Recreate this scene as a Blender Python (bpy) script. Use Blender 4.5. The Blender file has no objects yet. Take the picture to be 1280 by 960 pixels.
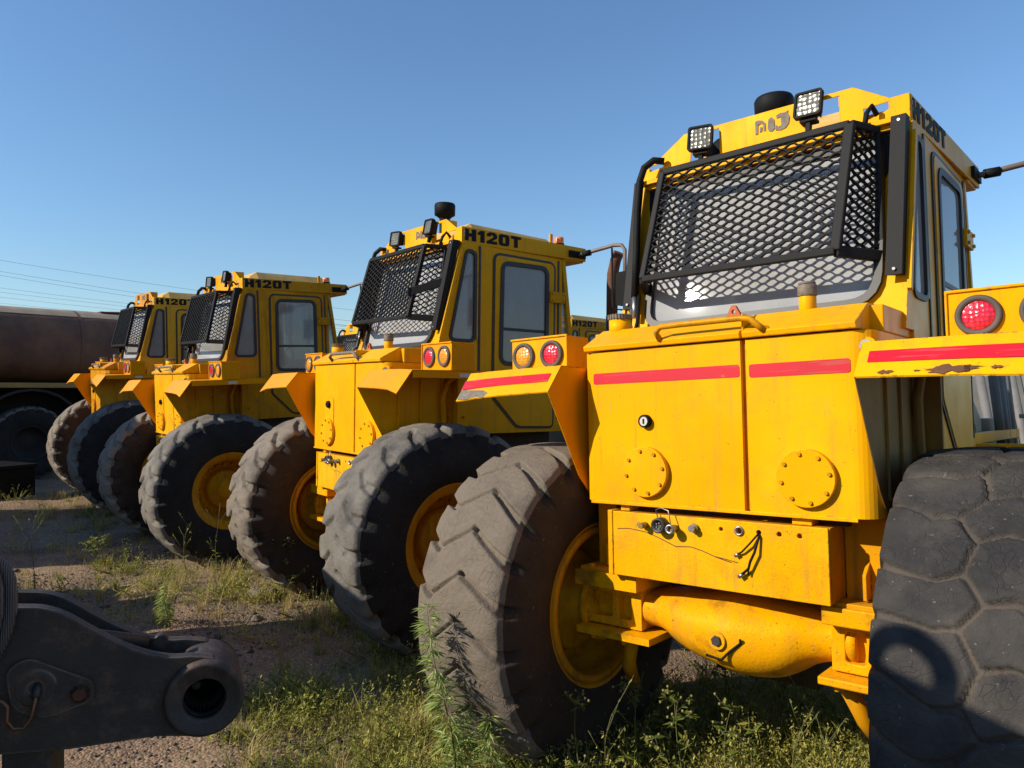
import bpy, bmesh, math, random
import numpy as np
from mathutils import Vector, Matrix
from mathutils.geometry import tessellate_polygon

random.seed(7); rng = np.random.default_rng(7)
scn = bpy.context.scene
COL = scn.collection
R_ = math.radians

# ------------------------------------------------------------------ camera
CAM = Vector((1.479, -2.988, 1.93))
cam_d = bpy.data.cameras.new('camera'); cam = bpy.data.objects.new('camera', cam_d); COL.objects.link(cam)
cam_d.sensor_width = 36.0; cam_d.lens = 926.44 / 1280 * 36; cam_d.clip_start = 0.05; cam_d.clip_end = 5000
YAW, PITCH = 0.7265, 0.0087
cam.location = CAM; cam.rotation_euler = (math.pi / 2 + PITCH, 0, YAW)
scn.camera = cam
FWD = Vector((-math.sin(YAW), math.cos(YAW), 0)); RGT = Vector((math.cos(YAW), math.sin(YAW), 0))

# ------------------------------------------------------------------ light
SUN_TRAVEL = Vector((0.437, 0.7463, -0.5021)).normalized()
w = bpy.data.worlds.new('World'); scn.world = w; w.use_nodes = True
nt = w.node_tree; bg = nt.nodes['Background']
sky = nt.nodes.new('ShaderNodeTexSky'); sky.sky_type = 'NISHITA'; sky.sun_disc = False
sky.sun_elevation = math.asin(-SUN_TRAVEL.z); sky.sun_rotation = math.atan2(-SUN_TRAVEL.x, -SUN_TRAVEL.y)
sky.altitude = 0; sky.air_density = 1.3; sky.dust_density = 0.1; sky.ozone_density = 7.0
nt.links.new(sky.outputs[0], bg.inputs[0]); bg.inputs[1].default_value = 0.122
sun_d = bpy.data.lights.new('sun', 'SUN'); sun_d.energy = 4.8; sun_d.angle = R_(0.5); sun_d.color = (1.0, 0.90, 0.74)
sun = bpy.data.objects.new('sun', sun_d); COL.objects.link(sun)
sun.rotation_euler = SUN_TRAVEL.to_track_quat('-Z', 'Y').to_euler()
vs = scn.view_settings; vs.view_transform = 'Standard'; vs.look = 'None'; vs.gamma = 1; vs.exposure = 0.35
vs.use_curve_mapping = False
scn.cycles.max_bounces = 8; scn.cycles.transparent_max_bounces = 16
scn.cycles.caustics_reflective = False; scn.cycles.caustics_refractive = False

# ------------------------------------------------------------------ helpers
class MB:
    """collects shapes, then links them as one mesh object"""
    def __init__(s): s.v = []; s.f = []; s.m = []; s.sm = []
    def add(s, verts, faces, mat=0, smooth=False):
        o = len(s.v); s.v += [tuple(p) for p in verts]
        for f in faces: s.f.append([i + o for i in f]); s.m.append(mat); s.sm.append(smooth)
    def box(s, x0, x1, y0, y1, z0, z1, mat=0, M=None):
        vs_ = [Vector((x, y, z)) for x in (x0, x1) for y in (y0, y1) for z in (z0, z1)]
        if M: vs_ = [M @ p for p in vs_]
        s.add(vs_, [(0, 1, 3, 2), (4, 6, 7, 5), (0, 4, 5, 1), (2, 3, 7, 6), (0, 2, 6, 4), (1, 5, 7, 3)], mat)
    def loft(s, rings, mat=0, smooth=True, caps=True, closed=True):
        n = len(rings[0]); vs_ = [p for r in rings for p in r]; fs = []
        for i in range(len(rings) - 1):
            for j in range(n if closed else n - 1):
                k = (j + 1) % n; fs.append((i * n + j, i * n + k, (i + 1) * n + k, (i + 1) * n + j))
        s.add(vs_, fs, mat, smooth)
        if caps:
            s.add(rings[0], [tuple(range(n))[::-1]], mat); s.add(rings[-1], [tuple(range(n))], mat)
    def tube(s, pts, r, n=8, mat=0, caps=True):
        pts = [Vector(p) for p in pts]; rings = []; up = None
        for i, p in enumerate(pts):
            t = (pts[min(i + 1, len(pts) - 1)] - pts[max(i - 1, 0)]).normalized()
            if up is None: up = t.orthogonal().normalized()
            up = (up - t * up.dot(t)); up = up.normalized() if up.length > 1e-6 else t.orthogonal().normalized()
            b = t.cross(up); rr = r[i] if isinstance(r, (list, tuple)) else r
            rings.append([p + (up * math.cos(a) + b * math.sin(a)) * rr for a in [2 * math.pi * k / n for k in range(n)]])
        s.loft(rings, mat, True, caps)
    def bar(s, a, b, wd, ht, up=(0, 0, 1), mat=0):
        a, b = Vector(a), Vector(b); t = (b - a).normalized(); sd = t.cross(Vector(up)).normalized(); u = sd.cross(t)
        r = [[p + sd * sx * wd / 2 + u * sy * ht / 2 for sx, sy in ((-1, -1), (1, -1), (1, 1), (-1, 1))] for p in (a, b)]
        s.loft(r, mat, False)
    def cyl(s, c, ax, r, h, n=24, mat=0, r2=None):
        c = Vector(c); ax = Vector(ax).normalized(); u = ax.orthogonal().normalized(); b = ax.cross(u); r2 = r if r2 is None else r2
        rg = [[c + ax * hh + (u * math.cos(a) + b * math.sin(a)) * rr for a in [2 * math.pi * k / n for k in range(n)]] for hh, rr in ((0, r), (h, r2))]
        s.loft(rg, mat, True)
    def lathe(s, c, ax, prof, n=32, mat=0, smooth=True):
        c = Vector(c); ax = Vector(ax).normalized(); u = ax.orthogonal().normalized(); b = ax.cross(u)
        rg = [[c + ax * h + (u * math.cos(a) + b * math.sin(a)) * max(r, 1e-4) for a in [2 * math.pi * k / n for k in range(n)]] for h, r in prof]
        s.loft(rg, mat, smooth, False)
    def plate(s, outer, holes, fn, d0, d1, mat=0):
        """flat plate with holes: outer/holes are 2D loops, fn(a,b,d) maps to 3D, thickness d0..d1"""
        loops = [outer] + list(holes); flat = [p for l in loops for p in l]
        tris = tessellate_polygon([[Vector((p[0], p[1], 0)) for p in l] for l in loops])
        n = len(flat)
        vs_ = [fn(p[0], p[1], d0) for p in flat] + [fn(p[0], p[1], d1) for p in flat]
        fs = []
        for t in tris: fs.append(tuple(t)); fs.append(tuple(i + n for i in reversed(t)))
        o = 0
        for l in loops:
            for i in range(len(l)):
                j = (i + 1) % len(l); fs.append((o + i, o + j, n + o + j, n + o + i))
            o += len(l)
        s.add(vs_, fs, mat)
    def prism(s, poly, fn, d0, d1, mat=0): s.plate(poly, [], fn, d0, d1, mat)
    def build(s, name, mats, parent=None, off=(0, 0, 0), bevel=0, seg=2, fix=True):
        me = bpy.data.meshes.new(name)
        ov = Vector(off); me.from_pydata([tuple(Vector(p) + ov) for p in s.v], [], s.f)
        if not isinstance(mats, (list, tuple)): mats = [mats]
        for m_ in mats: me.materials.append(m_)
        me.polygons.foreach_set('material_index', s.m); me.polygons.foreach_set('use_smooth', s.sm)
        if fix:
            bm = bmesh.new(); bm.from_mesh(me); bmesh.ops.remove_doubles(bm, verts=bm.verts, dist=1e-5)
            bmesh.ops.recalc_face_normals(bm, faces=bm.faces); bm.to_mesh(me); bm.free()
        o = bpy.data.objects.new(name, me); COL.objects.link(o)
        if parent: o.parent = parent
        if bevel:
            b = o.modifiers.new('bevel', 'BEVEL'); b.width = bevel; b.segments = seg; b.limit_method = 'ANGLE'; b.angle_limit = R_(35)
        return o

def rrect(pts, r, k=5):
    """round the corners of a 2D polygon"""
    out = []; n = len(pts)
    for i in range(n):
        p = Vector(pts[i]); a = Vector(pts[i - 1]); b = Vector(pts[(i + 1) % n]); rr = r[i] if isinstance(r, (list, tuple)) else r
        da = (a - p); db = (b - p); l = min(rr, da.length * .45, db.length * .45)
        p0 = p + da.normalized() * l; p1 = p + db.normalized() * l
        for j in range(k + 1):
            t = j / k; q = p0 * (1 - t) ** 2 + p * 2 * t * (1 - t) + p1 * t * t; out.append((q.x, q.y))
    return out
def offset_poly(pts, d):
    n = len(pts); c = sum((Vector(p) for p in pts), Vector((0, 0))) / n; out = []
    for i in range(n):
        a, p, b = Vector(pts[i - 1]), Vector(pts[i]), Vector(pts[(i + 1) % n])
        def nm(e):
            q = Vector((e.y, -e.x)); return q.normalized() if q.length > 1e-9 else q
        v = nm(p - a) + nm(b - p)
        if v.length < 1e-6: v = p - c
        v.normalize()
        if v.dot(p - c) < 0 and False: v = -v
        out.append(v)
    s = 1 if sum(v.dot(Vector(p) - c) for v, p in zip(out, pts)) > 0 else -1
    return [(p[0] + v.x * d * s, p[1] + v.y * d * s) for v, p in zip(out, pts)]
def empty(name, loc=(0, 0, 0), parent=None):
    o = bpy.data.objects.new(name, None); COL.objects.link(o); o.location = loc; o.empty_display_size = .2
    if parent: o.parent = parent
    return o
def tag(o, label=None, cat=None, group=None, kind=None):
    if label: o['label'] = label
    if cat: o['category'] = cat
    if group: o['group'] = group
    if kind: o['kind'] = kind
    return o
def copy_tree(o, parent=None):
    c = o.copy(); COL.objects.link(c)
    if parent: c.parent = parent
    for ch in list(o.children): copy_tree(ch, c)
    return c
def fast_mesh(name, V, F, mats, attr=None, smooth=False, parent=None):
    """V (n,3), F (m,k) numpy; attr per-vertex float 'tint'"""
    me = bpy.data.meshes.new(name); V = np.asarray(V, np.float32); F = np.asarray(F, np.int32); k = F.shape[1]
    me.vertices.add(len(V)); me.vertices.foreach_set('co', V.ravel())
    me.loops.add(F.size); me.loops.foreach_set('vertex_index', F.ravel())
    me.polygons.add(len(F)); me.polygons.foreach_set('loop_start', np.arange(0, F.size, k, dtype=np.int32))
    me.update(calc_edges=True)
    if smooth: me.polygons.foreach_set('use_smooth', np.ones(len(F), bool))
    if attr is not None:
        a = me.attributes.new('tint', 'FLOAT', 'POINT'); a.data.foreach_set('value', np.asarray(attr, np.float32))
    for m_ in (mats if isinstance(mats, (list, tuple)) else [mats]): me.materials.append(m_)
    me.validate()
    o = bpy.data.objects.new(name, me); COL.objects.link(o)
    if parent: o.parent = parent
    return o

# ------------------------------------------------------------------ materials
class NT:
    def __init__(s, name):
        s.m = bpy.data.materials.new(name); s.m.use_nodes = True; s.t = s.m.node_tree; s.b = s.t.nodes['Principled BSDF']; s.out = s.t.nodes['Material Output']
    def n(s, typ, **k):
        nd = s.t.nodes.new(typ)
        for a, v in k.items(): setattr(nd, a, v)
        return nd
    def l(s, a, b): s.t.links.new(a, b)
    def coord(s, rnd=True, scale=(1, 1, 1)):
        tc = s.n('ShaderNodeTexCoord'); mp = s.n('ShaderNodeMapping'); mp.inputs['Scale'].default_value = scale
        s.l(tc.outputs['Object'], mp.inputs['Vector'])
        if rnd:
            oi = s.n('ShaderNodeObjectInfo'); mu = s.n('ShaderNodeMath', operation='MULTIPLY'); mu.inputs[1].default_value = 53.0
            s.l(oi.outputs['Random'], mu.inputs[0]); s.l(mu.outputs[0], mp.inputs['Location'])
        return mp.outputs[0]
    def noise(s, vec, scale, detail=4, rough=.55):
        nd = s.n('ShaderNodeTexNoise'); nd.inputs['Scale'].default_value = scale; nd.inputs['Detail'].default_value = detail; nd.inputs['Roughness'].default_value = rough
        s.l(vec, nd.inputs['Vector']); return nd.outputs['Fac']
    def ramp(s, fac, a, b, c0=(0, 0, 0, 1), c1=(1, 1, 1, 1)):
        r = s.n('ShaderNodeValToRGB'); r.color_ramp.elements[0].position = a; r.color_ramp.elements[1].position = b
        r.color_ramp.elements[0].color = c0; r.color_ramp.elements[1].color = c1; s.l(fac, r.inputs[0]); return r.outputs[0]
    def mix(s, fac, a, b):
        m = s.n('ShaderNodeMix', data_type='RGBA')
        for i, v in ((0, fac), (6, a), (7, b)):
            if hasattr(v, 'is_output'): s.l(v, m.inputs[i])
            elif i == 0: m.inputs[0].default_value = v
            else: m.inputs[i].default_value = (*v, 1)
        return m.outputs[2]
    def mul(s, a, k):
        m = s.n('ShaderNodeMath', operation='MULTIPLY'); s.l(a, m.inputs[0])
        if hasattr(k, 'is_output'): s.l(k, m.inputs[1])
        else: m.inputs[1].default_value = k
        return m.outputs[0]
    def bump(s, h, strength, dist=.01):
        b = s.n('ShaderNodeBump'); b.inputs['Strength'].default_value = strength; b.inputs['Distance'].default_value = dist
        s.l(h, b.inputs['Height']); s.l(b.outputs[0], s.b.inputs['Normal']); return b
    def set(s, **k):
        for a, v in k.items():
            i = s.b.inputs[a.replace('_', ' ')]
            if hasattr(v, 'is_output'): s.l(v, i)
            elif isinstance(v, tuple): i.default_value = (*v, 1)
            else: i.default_value = v
        return s.m

def paint(name, base, var, dirt=(.17, .11, .05), dirt_amt=.4, rust_t=.70, rough=.42, dust=0.0, cast=0.0, fade=None):
    t = NT(name); v = t.coord(); vs_ = t.coord(True, (9, 9, .7))
    c = t.mix(t.ramp(t.noise(v, 2.3, 5), .35, .7), base, var)
    if fade: c = t.mix(t.ramp(t.noise(v, 1.1, 4, .6), .5, .68), c, fade)
    st = t.ramp(t.noise(vs_, 2.0, 4, .6), .52, .8)
    c = t.mix(t.mul(st, dirt_amt), c, dirt)
    c = t.mix(t.mul(t.ramp(t.noise(v, 5, 8, .7), .5, .75), dirt_amt * .7), c, dirt)
    for rot, sc in (((.3, .7, .2), 1.0), ((1.2, .1, .9), 1.4)):
        mp = t.n('ShaderNodeMapping'); mp.inputs['Rotation'].default_value = rot; mp.inputs['Scale'].default_value = (70 * sc, 3, 3 * sc); t.l(v, mp.inputs['Vector'])
        scr = t.mul(t.ramp(t.noise(mp.outputs[0], 1.0, 2, .4), .725, .74), t.ramp(t.noise(v, 2.6, 3), .45, .6)); c = t.mix(t.mul(scr, .75), c, (.30, .20, .09))
    if fade:
        mp = t.n('ShaderNodeMapping'); mp.inputs['Scale'].default_value = (26, 26, .9); t.l(v, mp.inputs['Vector'])
        run = t.mul(t.ramp(t.noise(mp.outputs[0], 1.0, 5, .6), .60, .72), t.ramp(t.noise(v, 1.4, 3), .46, .60)); c = t.mix(t.mul(run, .5), c, (.20, .11, .03))
    if dust: c = t.mix(t.mul(t.ramp(t.noise(v, 1.7, 6, .6), .3, .7), dust), c, (.36, .27, .16))
    big = t.ramp(t.noise(v, 11, 9, .72), rust_t, rust_t + .025)
    c = t.mix(big, c, (.10, .045, .02))
    sp = t.ramp(t.noise(v, 75, 2, .5), .735, .76)
    c = t.mix(t.mul(sp, .8), c, (.13, .06, .025))
    bv = t.n('ShaderNodeBevel', samples=4); bv.inputs['Radius'].default_value = .010
    ge = t.n('ShaderNodeNewGeometry'); dp = t.n('ShaderNodeVectorMath', operation='DOT_PRODUCT'); t.l(bv.outputs[0], dp.inputs[0]); t.l(ge.outputs['Normal'], dp.inputs[1])
    ed = t.ramp(dp.outputs['Value'], .90, .985, (1, 1, 1, 1), (0, 0, 0, 1)); c = t.mix(t.mul(ed, t.ramp(t.noise(v, 21, 6, .7), .53, .60)), c, (.16, .085, .04))
    rg = t.n('ShaderNodeMapRange'); t.l(t.noise(v, 6, 6), rg.inputs[0]); rg.inputs[3].default_value = rough - .14; rg.inputs[4].default_value = rough + .22
    if cast:
        c = t.mix(t.mul(t.ramp(t.noise(v, 4.2, 7, .65), .54, .70), cast), c, (.05, .034, .016)); c = t.mix(t.mul(t.ramp(t.noise(v, 95, 2, .5), .66, .72), cast), c, (.09, .055, .02))
        hb = t.n('ShaderNodeMath', operation='ADD'); t.l(t.noise(v, 1.6, 3), hb.inputs[0]); t.l(t.mul(t.noise(v, 70, 5, .6), .18), hb.inputs[1]); t.bump(hb.outputs[0], .5, .02)
    else: t.bump(t.noise(v, 1.6, 3), .25, .03)
    return t.set(Base_Color=c, Roughness=rg.outputs[0], Specular_IOR_Level=.32, Specular_Tint=(1.0, .72, .12))
def plain(name, col, rough=.5, metal=0.0, var=.3, scale=8, bump=0, spec=.5):
    t = NT(name); v = t.coord()
    c = t.mix(t.ramp(t.noise(v, scale, 6, .6), .3, .75), col, tuple(x * (1 - var) for x in col))
    if bump: t.bump(t.noise(v, scale * 6, 4), bump, .01)
    return t.set(Base_Color=c, Roughness=rough, Metallic=metal, Specular_IOR_Level=spec)
YEL = paint('yellow_paint', (.80, .37, .0), (.74, .32, .001), fade=(.80, .405, .004), dirt_amt=.30, rust_t=.705)
YELD = paint('yellow_paint_grimy', (.64, .28, .004), (.50, .21, .006), dirt=(.11, .07, .035), dirt_amt=.75, rust_t=.69)
YELC = paint('yellow_paint_cast', (.78, .36, .001), (.70, .30, .002), dirt_amt=.4, rust_t=.67, cast=.7)
YELB = paint('yellow_paint_battered', (.79, .37, .001), (.72, .32, .002), fade=(.78, .42, .01), dirt_amt=.55, rust_t=.645, cast=.3)
YELS3 = paint('yellow_paint_stained', (.52, .25, .008), (.42, .18, .008), dirt=(.16, .075, .025), dirt_amt=.75, rust_t=.66, rough=.45)
YELS4 = paint('yellow_paint_faded', (.66, .36, .03), (.58, .29, .02), dirt=(.22, .14, .05), dirt_amt=.5, rust_t=.68, rough=.5)
YELS = paint('yellow_paint_side', (.68, .33, .002), (.60, .28, .004), dirt=(.22, .13, .04), dirt_amt=.4, rust_t=.72, rough=.38)
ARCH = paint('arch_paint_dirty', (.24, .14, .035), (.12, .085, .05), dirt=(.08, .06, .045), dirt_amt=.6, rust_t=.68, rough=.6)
YELO = paint('yellow_paint_orange', (.74, .29, .001), (.68, .25, .002), dirt_amt=.2, rust_t=.72)
BLK = plain('black_steel', (.011, .011, .012), .62, 0, .4, 14, .15, .12)
def scuffed():
    t = NT('black_scuffed_steel'); v = t.coord()
    c = t.mix(t.ramp(t.noise(v, 38, 8, .75), .70, .74), (.014, .014, .015), (.10, .095, .09))
    t.bump(t.noise(v, 30, 4), .2, .004); return t.set(Base_Color=c, Roughness=.6, Specular_IOR_Level=.14)
GRD = scuffed()
GASK = plain('rubber_gasket', (.012, .012, .013), .5, 0, .2)
def rubber(name, dust, dustc=(.185, .150, .120), base=(.022, .021, .021), lo=.3, groove=None):
    t = NT(name); v = t.coord()
    n = t.ramp(t.noise(v, 3.2, 8, .62), lo, lo + .35)
    c = t.mix(t.mul(n, dust), base, dustc)
    c = t.mix(t.mul(t.ramp(t.noise(v, 45, 4, .6), .5, .8), .35), c, tuple(x * .5 for x in dustc))
    c = t.mix(t.mul(t.ramp(t.noise(v, 60, 2, .5), .70, .74), .5), c, (.24, .21, .18))
    if groove:
        ga = t.n('ShaderNodeAttribute'); ga.attribute_name = 'tint'; c = t.mix(t.mul(t.mul(ga.outputs['Fac'], t.ramp(t.noise(v, 7, 5), .2, .6)), .75), c, groove)
    vr = t.n('ShaderNodeTexVoronoi', feature='DISTANCE_TO_EDGE'); vr.inputs['Scale'].default_value = 26; wp = t.n('ShaderNodeMix', data_type='VECTOR'); wp.inputs[0].default_value = .12
    nz = t.n('ShaderNodeTexNoise'); nz.inputs['Scale'].default_value = 9; t.l(v, nz.inputs['Vector']); t.l(v, wp.inputs[4]); t.l(nz.outputs['Color'], wp.inputs[5]); t.l(wp.outputs[1], vr.inputs['Vector'])
    crk = t.mul(t.ramp(vr.outputs['Distance'], .0, .05, (0, 0, 0, 1), (1, 1, 1, 1)), t.ramp(t.noise(v, 4, 4), .45, .62, (1, 1, 1, 1), (.0, .0, .0, 1)))
    hh = t.n('ShaderNodeMath', operation='ADD'); t.l(t.noise(v, 34, 9, .74), hh.inputs[0]); t.l(t.mul(crk, .25), hh.inputs[1]); t.bump(hh.outputs[0], .75, .014)
    return t.set(Base_Color=c, Roughness=.82, Specular_IOR_Level=.3)
RUB_A = rubber('rubber_dusty', 1.0, (.165, .134, .103), lo=.05); RUB_B = rubber('rubber_worn_dark', .8, (.12, .105, .09), (.028, .027, .028), .46, (.125, .10, .08))
RUB_C = rubber('rubber_mid', .95, (.205, .172, .138), lo=.15); RUB_D = rubber('rubber_grey', .95, (.19, .172, .148), (.03, .03, .032), lo=.2); RUB_S = rubber('rubber_sidewall', .6, (.042, .036, .031), (.009, .0085, .008), .25)
RUB_S2 = rubber('rubber_sidewall_brown', .9, (.052, .037, .026), (.014, .012, .010), .2)
def glass(name, tint, dust, dustc, rough=.06):
    t = NT(name); v = t.coord()
    tr = t.n('ShaderNodeBsdfTransparent'); tr.inputs[0].default_value = (*tint, 1)
    gl = t.n('ShaderNodeBsdfGlossy'); gl.inputs['Roughness'].default_value = rough; gl.inputs[0].default_value = (.9, .93, .95, 1)
    fr = t.n('ShaderNodeFresnel'); fr.inputs[0].default_value = 1.7
    df = t.n('ShaderNodeBsdfDiffuse'); df.inputs[0].default_value = (*dustc, 1)
    m1 = t.n('ShaderNodeMixShader'); t.l(fr.outputs[0], m1.inputs[0]); t.l(tr.outputs[0], m1.inputs[1]); t.l(gl.outputs[0], m1.inputs[2])
    m2 = t.n('ShaderNodeMixShader'); f = t.ramp(t.noise(v, 3.5, 7, .65), .25, .75, (dust * .8,) * 3 + (1,), (min(1, dust * 1.15),) * 3 + (1,))
    t.l(f, m2.inputs[0]); t.l(m1.outputs[0], m2.inputs[1]); t.l(df.outputs[0], m2.inputs[2]); t.l(m2.outputs[0], t.out.inputs[0])
    return t.m
GL_R = glass('dusty_rear_glass', (.5, .53, .55), .50, (.60, .60, .60), .022); GL_S = glass('side_glass', (.45, .48, .50), .36, (.52, .51, .49))  # side glass: its dust tone also stands in for pale reflections
def lens(name, col, sc=60):
    t = NT(name); v = t.coord(); vo = t.n('ShaderNodeTexVoronoi'); vo.inputs['Scale'].default_value = sc; vo.inputs['Randomness'].default_value = .35; t.l(v, vo.inputs['Vector'])
    c = t.mix(t.ramp(vo.outputs['Distance'], .1, .6), col, tuple(x * .55 for x in col)); t.bump(vo.outputs['Distance'], .6, .006)
    return t.set(Base_Color=c, Roughness=.22, Coat_Weight=.4)
RED_L = lens('red_lens', (.78, .015, .05)); AMB_L = lens('amber_lens', (.95, .42, .03)); CLR_L = lens('clear_led_lens', (.17, .16, .115), 42)
AMB_B = plain('amber_beacon', (.85, .20, .01), .3, 0, .15)
def tape():
    t = NT('red_tape'); v = t.coord(); c = t.mix(t.ramp(t.noise(v, 5, 5), .35, .7), (.58, .006, .022), (.50, .012, .026))
    mp = t.n('ShaderNodeMapping'); mp.inputs['Scale'].default_value = (4, 4, 90); t.l(v, mp.inputs['Vector'])
    c = t.mix(t.mul(t.ramp(t.noise(mp.outputs[0], 1, 3), .60, .66), .45), c, (.40, .10, .08)); c = t.mix(t.mul(t.ramp(t.noise(v, 30, 8, .75), .62, .68), .8), c, (.36, .16, .05))
    return t.set(Base_Color=c, Roughness=.45, Specular_IOR_Level=.3)
RED_T = tape(); RING = plain('lamp_ring_rubber', (.085, .072, .06), .7)
STEEL = plain('bare_steel', (.42, .41, .39), .38, .85, .4, 20); DSTEEL = plain('dark_steel', (.055, .050, .047), .5, .3, .4, 12, .2)
BRASS = plain('brass', (.40, .25, .07), .45, .6); INK = plain('dark_blue_decal', (.006, .007, .011), .65, 0, .3, 8, 0, .2)
RUST = plain('rust', (.15, .058, .025), .85, 0, .5, 14, .3); RUSTP = plain('worn_grey_decal', (.21, .17, .13), .7, 0, .6, 60)
WHT = plain('white_decal', (.62, .60, .55), .6); GREYP = plain('grey_dusty_panel', (.30, .26, .19), .6)
SEATM = plain('seat_vinyl', (.03, .028, .027), .6); INTER = plain('interior_grey', (.16, .15, .14), .7); PIPEM = plain('grey_hose', (.17, .16, .15), .7)
UNDER = plain('underbody', (.05, .033, .014), .8, 0, .5)

# ------------------------------------------------------------------ machine poses (root x, y, yaw, z, roll, pitch), solved from the photograph
POSES = {'first': (0, 0, 0, 0, -.0386, -.0221), 'second': (-3.7159, .7236, -.1799, .0091, .004, -.0094),
         'third': (-7.6791, 1.0617, -.1422, -.0154, .012, .0408), 'fourth': (-11.3579, 1.5219, -.1623, .1169, .0244, .0291),
         'fifth': (-6.95, 6.55, -.16, -.14, 0, 0), 'sixth': (-11.3, 5.75, -.16, -.06, 0, 0)}
def pose_matrix(p):
    M = Matrix.Rotation(p[2], 3, 'Z') @ Matrix.Rotation(p[4], 3, 'Y') @ Matrix.Rotation(p[5], 3, 'X')
    t = Vector((p[0], p[1], p[3])) + M @ Vector((0, 0, -.28)) + Vector((0, 0, .28))
    return M, t
ZO = (0, 0, .28)       # drawings below measure height from the camera fit; the ground is 0.28 under it
CONTACT = []
for p in POSES.values():
    M, t = pose_matrix(p)
    for x in (-1.05, 1.05):
        for y in (.27, 3.4): CONTACT.append(M @ Vector((x, y, 0)) + t)
CN = np.array([tuple(c) for c in CONTACT])
def gz(x, y, fine=True):
    x = np.asarray(x, float); y = np.asarray(y, float); sh = x.shape; xf_ = x.ravel(); yf = y.ravel()
    d2 = (xf_[:, None] - CN[:, 0]) ** 2 + (yf[:, None] - CN[:, 1]) ** 2; wt = 1 / (d2 + .15) ** 1.5
    base = (wt @ CN[:, 2]) / (wt.sum(1) + .03)
    nb = np.sqrt(d2.min(1)); k = np.clip((nb - .35) / .8, 0, 1)
    n = .035 * np.sin(1.7 * xf_ + .6 * yf + 1) * np.sin(1.3 * yf - .8 * xf_) + .018 * np.sin(4.1 * xf_ + 2.2 * yf) * np.sin(3.7 * yf - 1.9 * xf_ + 2)
    if fine: n = n + .008 * np.sin(11 * xf_ + 5 * yf + np.sin(6 * yf)) * np.sin(13 * yf - 4 * xf_)
    return (base + n * k).reshape(sh)
def ground_at(px, py, H=None):
    """ground point seen at pixel (px,py) of the 1280x960 photograph"""
    d = FWD * math.cos(PITCH) + Vector((0, 0, math.sin(PITCH))) + RGT * ((px - 640) / 926.44) + Vector((0, 0, 1)) * ((480 - py) / 926.44)
    p = CAM.copy(); h = 0
    for _ in range(6):
        t = (h - CAM.z) / d.z; p = CAM + d * t; h = float(gz(np.array([p.x]), np.array([p.y]))[0])
    return Vector((p.x, p.y, h))
def at(px, py, depth):
    d = FWD + RGT * ((px - 640) / 926.44) + Vector((0, 0, 1)) * ((480 - py) / 926.44 + PITCH)
    return CAM + d * depth

# ------------------------------------------------------------------ ground
def ground_mat():
    t = NT('dry_dirt'); tc = t.n('ShaderNodeTexCoord'); v = tc.outputs['Object']
    c = t.mix(t.ramp(t.noise(v, .9, 6, .6), .35, .65), (.225, .155, .105), (.30, .215, .145))
    c = t.mix(t.mul(t.ramp(t.noise(v, .55, 5, .65), .48, .62), .7), c, (.115, .094, .078))
    c = t.mix(t.mul(t.ramp(t.noise(v, 3.2, 7, .7), .5, .7), .55), c, (.34, .26, .16))
    vo = t.n('ShaderNodeTexVoronoi'); vo.inputs['Scale'].default_value = 60; t.l(v, vo.inputs['Vector'])
    pb = t.ramp(vo.outputs['Color'], .25, .9, (.45, .42, .40, 1), (1.5, 1.4, 1.3, 1))
    mu = t.n('ShaderNodeMix', data_type='RGBA', blend_type='MULTIPLY'); mu.inputs[0].default_value = .55; t.l(c, mu.inputs[6]); t.l(pb, mu.inputs[7])
    h = t.n('ShaderNodeMath', operation='ADD'); t.l(t.mul(vo.outputs['Distance'], -1.2), h.inputs[0]); t.l(t.noise(v, 18, 9, .75), h.inputs[1])
    
    v2 = t.n('ShaderNodeTexVoronoi'); v2.inputs['Scale'].default_value = 17; v2.inputs['Randomness'].default_value = 1; t.l(v, v2.inputs['Vector'])
    lump = t.ramp(v2.outputs['Distance'], .12, .30, (1, 1, 1, 1), (0, 0, 0, 1)); sel = t.ramp(t.noise(v, 6, 3), .52, .58); ls = t.mul(lump, sel)
    h2 = t.n('ShaderNodeMath', operation='ADD'); t.l(t.mul(h.outputs[0], t.ramp(t.noise(v, 2.1, 4), .3, .7, (.25,) * 3 + (1,), (1, 1, 1, 1))), h2.inputs[0]); t.l(t.mul(ls, .9), h2.inputs[1])
    t.bump(h2.outputs[0], .7, .018)
    return t.set(Base_Color=mu.outputs[2], Roughness=.95, Specular_IOR_Level=.2)
def axis_pts():
    a = np.concatenate([-np.geomspace(400, 26, 22), np.linspace(-25, 12, 420), np.geomspace(13, 400, 22)]); return a
gx, gy = np.meshgrid(axis_pts(), np.concatenate([-np.geomspace(400, 9, 20), np.linspace(-8, 14, 300), np.geomspace(15, 400, 22)]))
gzv = gz(gx, gy) * np.exp(-np.maximum(0, np.hypot(gx + 5, gy) - 25) / 20)
ny, nx = gx.shape; idx = np.arange(nx * ny).reshape(ny, nx)
gf = np.stack([idx[:-1, :-1], idx[:-1, 1:], idx[1:, 1:], idx[1:, :-1]], -1).reshape(-1, 4)
tag(fast_mesh('ground', np.stack([gx, gy, gzv], -1).reshape(-1, 3), gf, ground_mat(), smooth=True), kind='structure')

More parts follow.
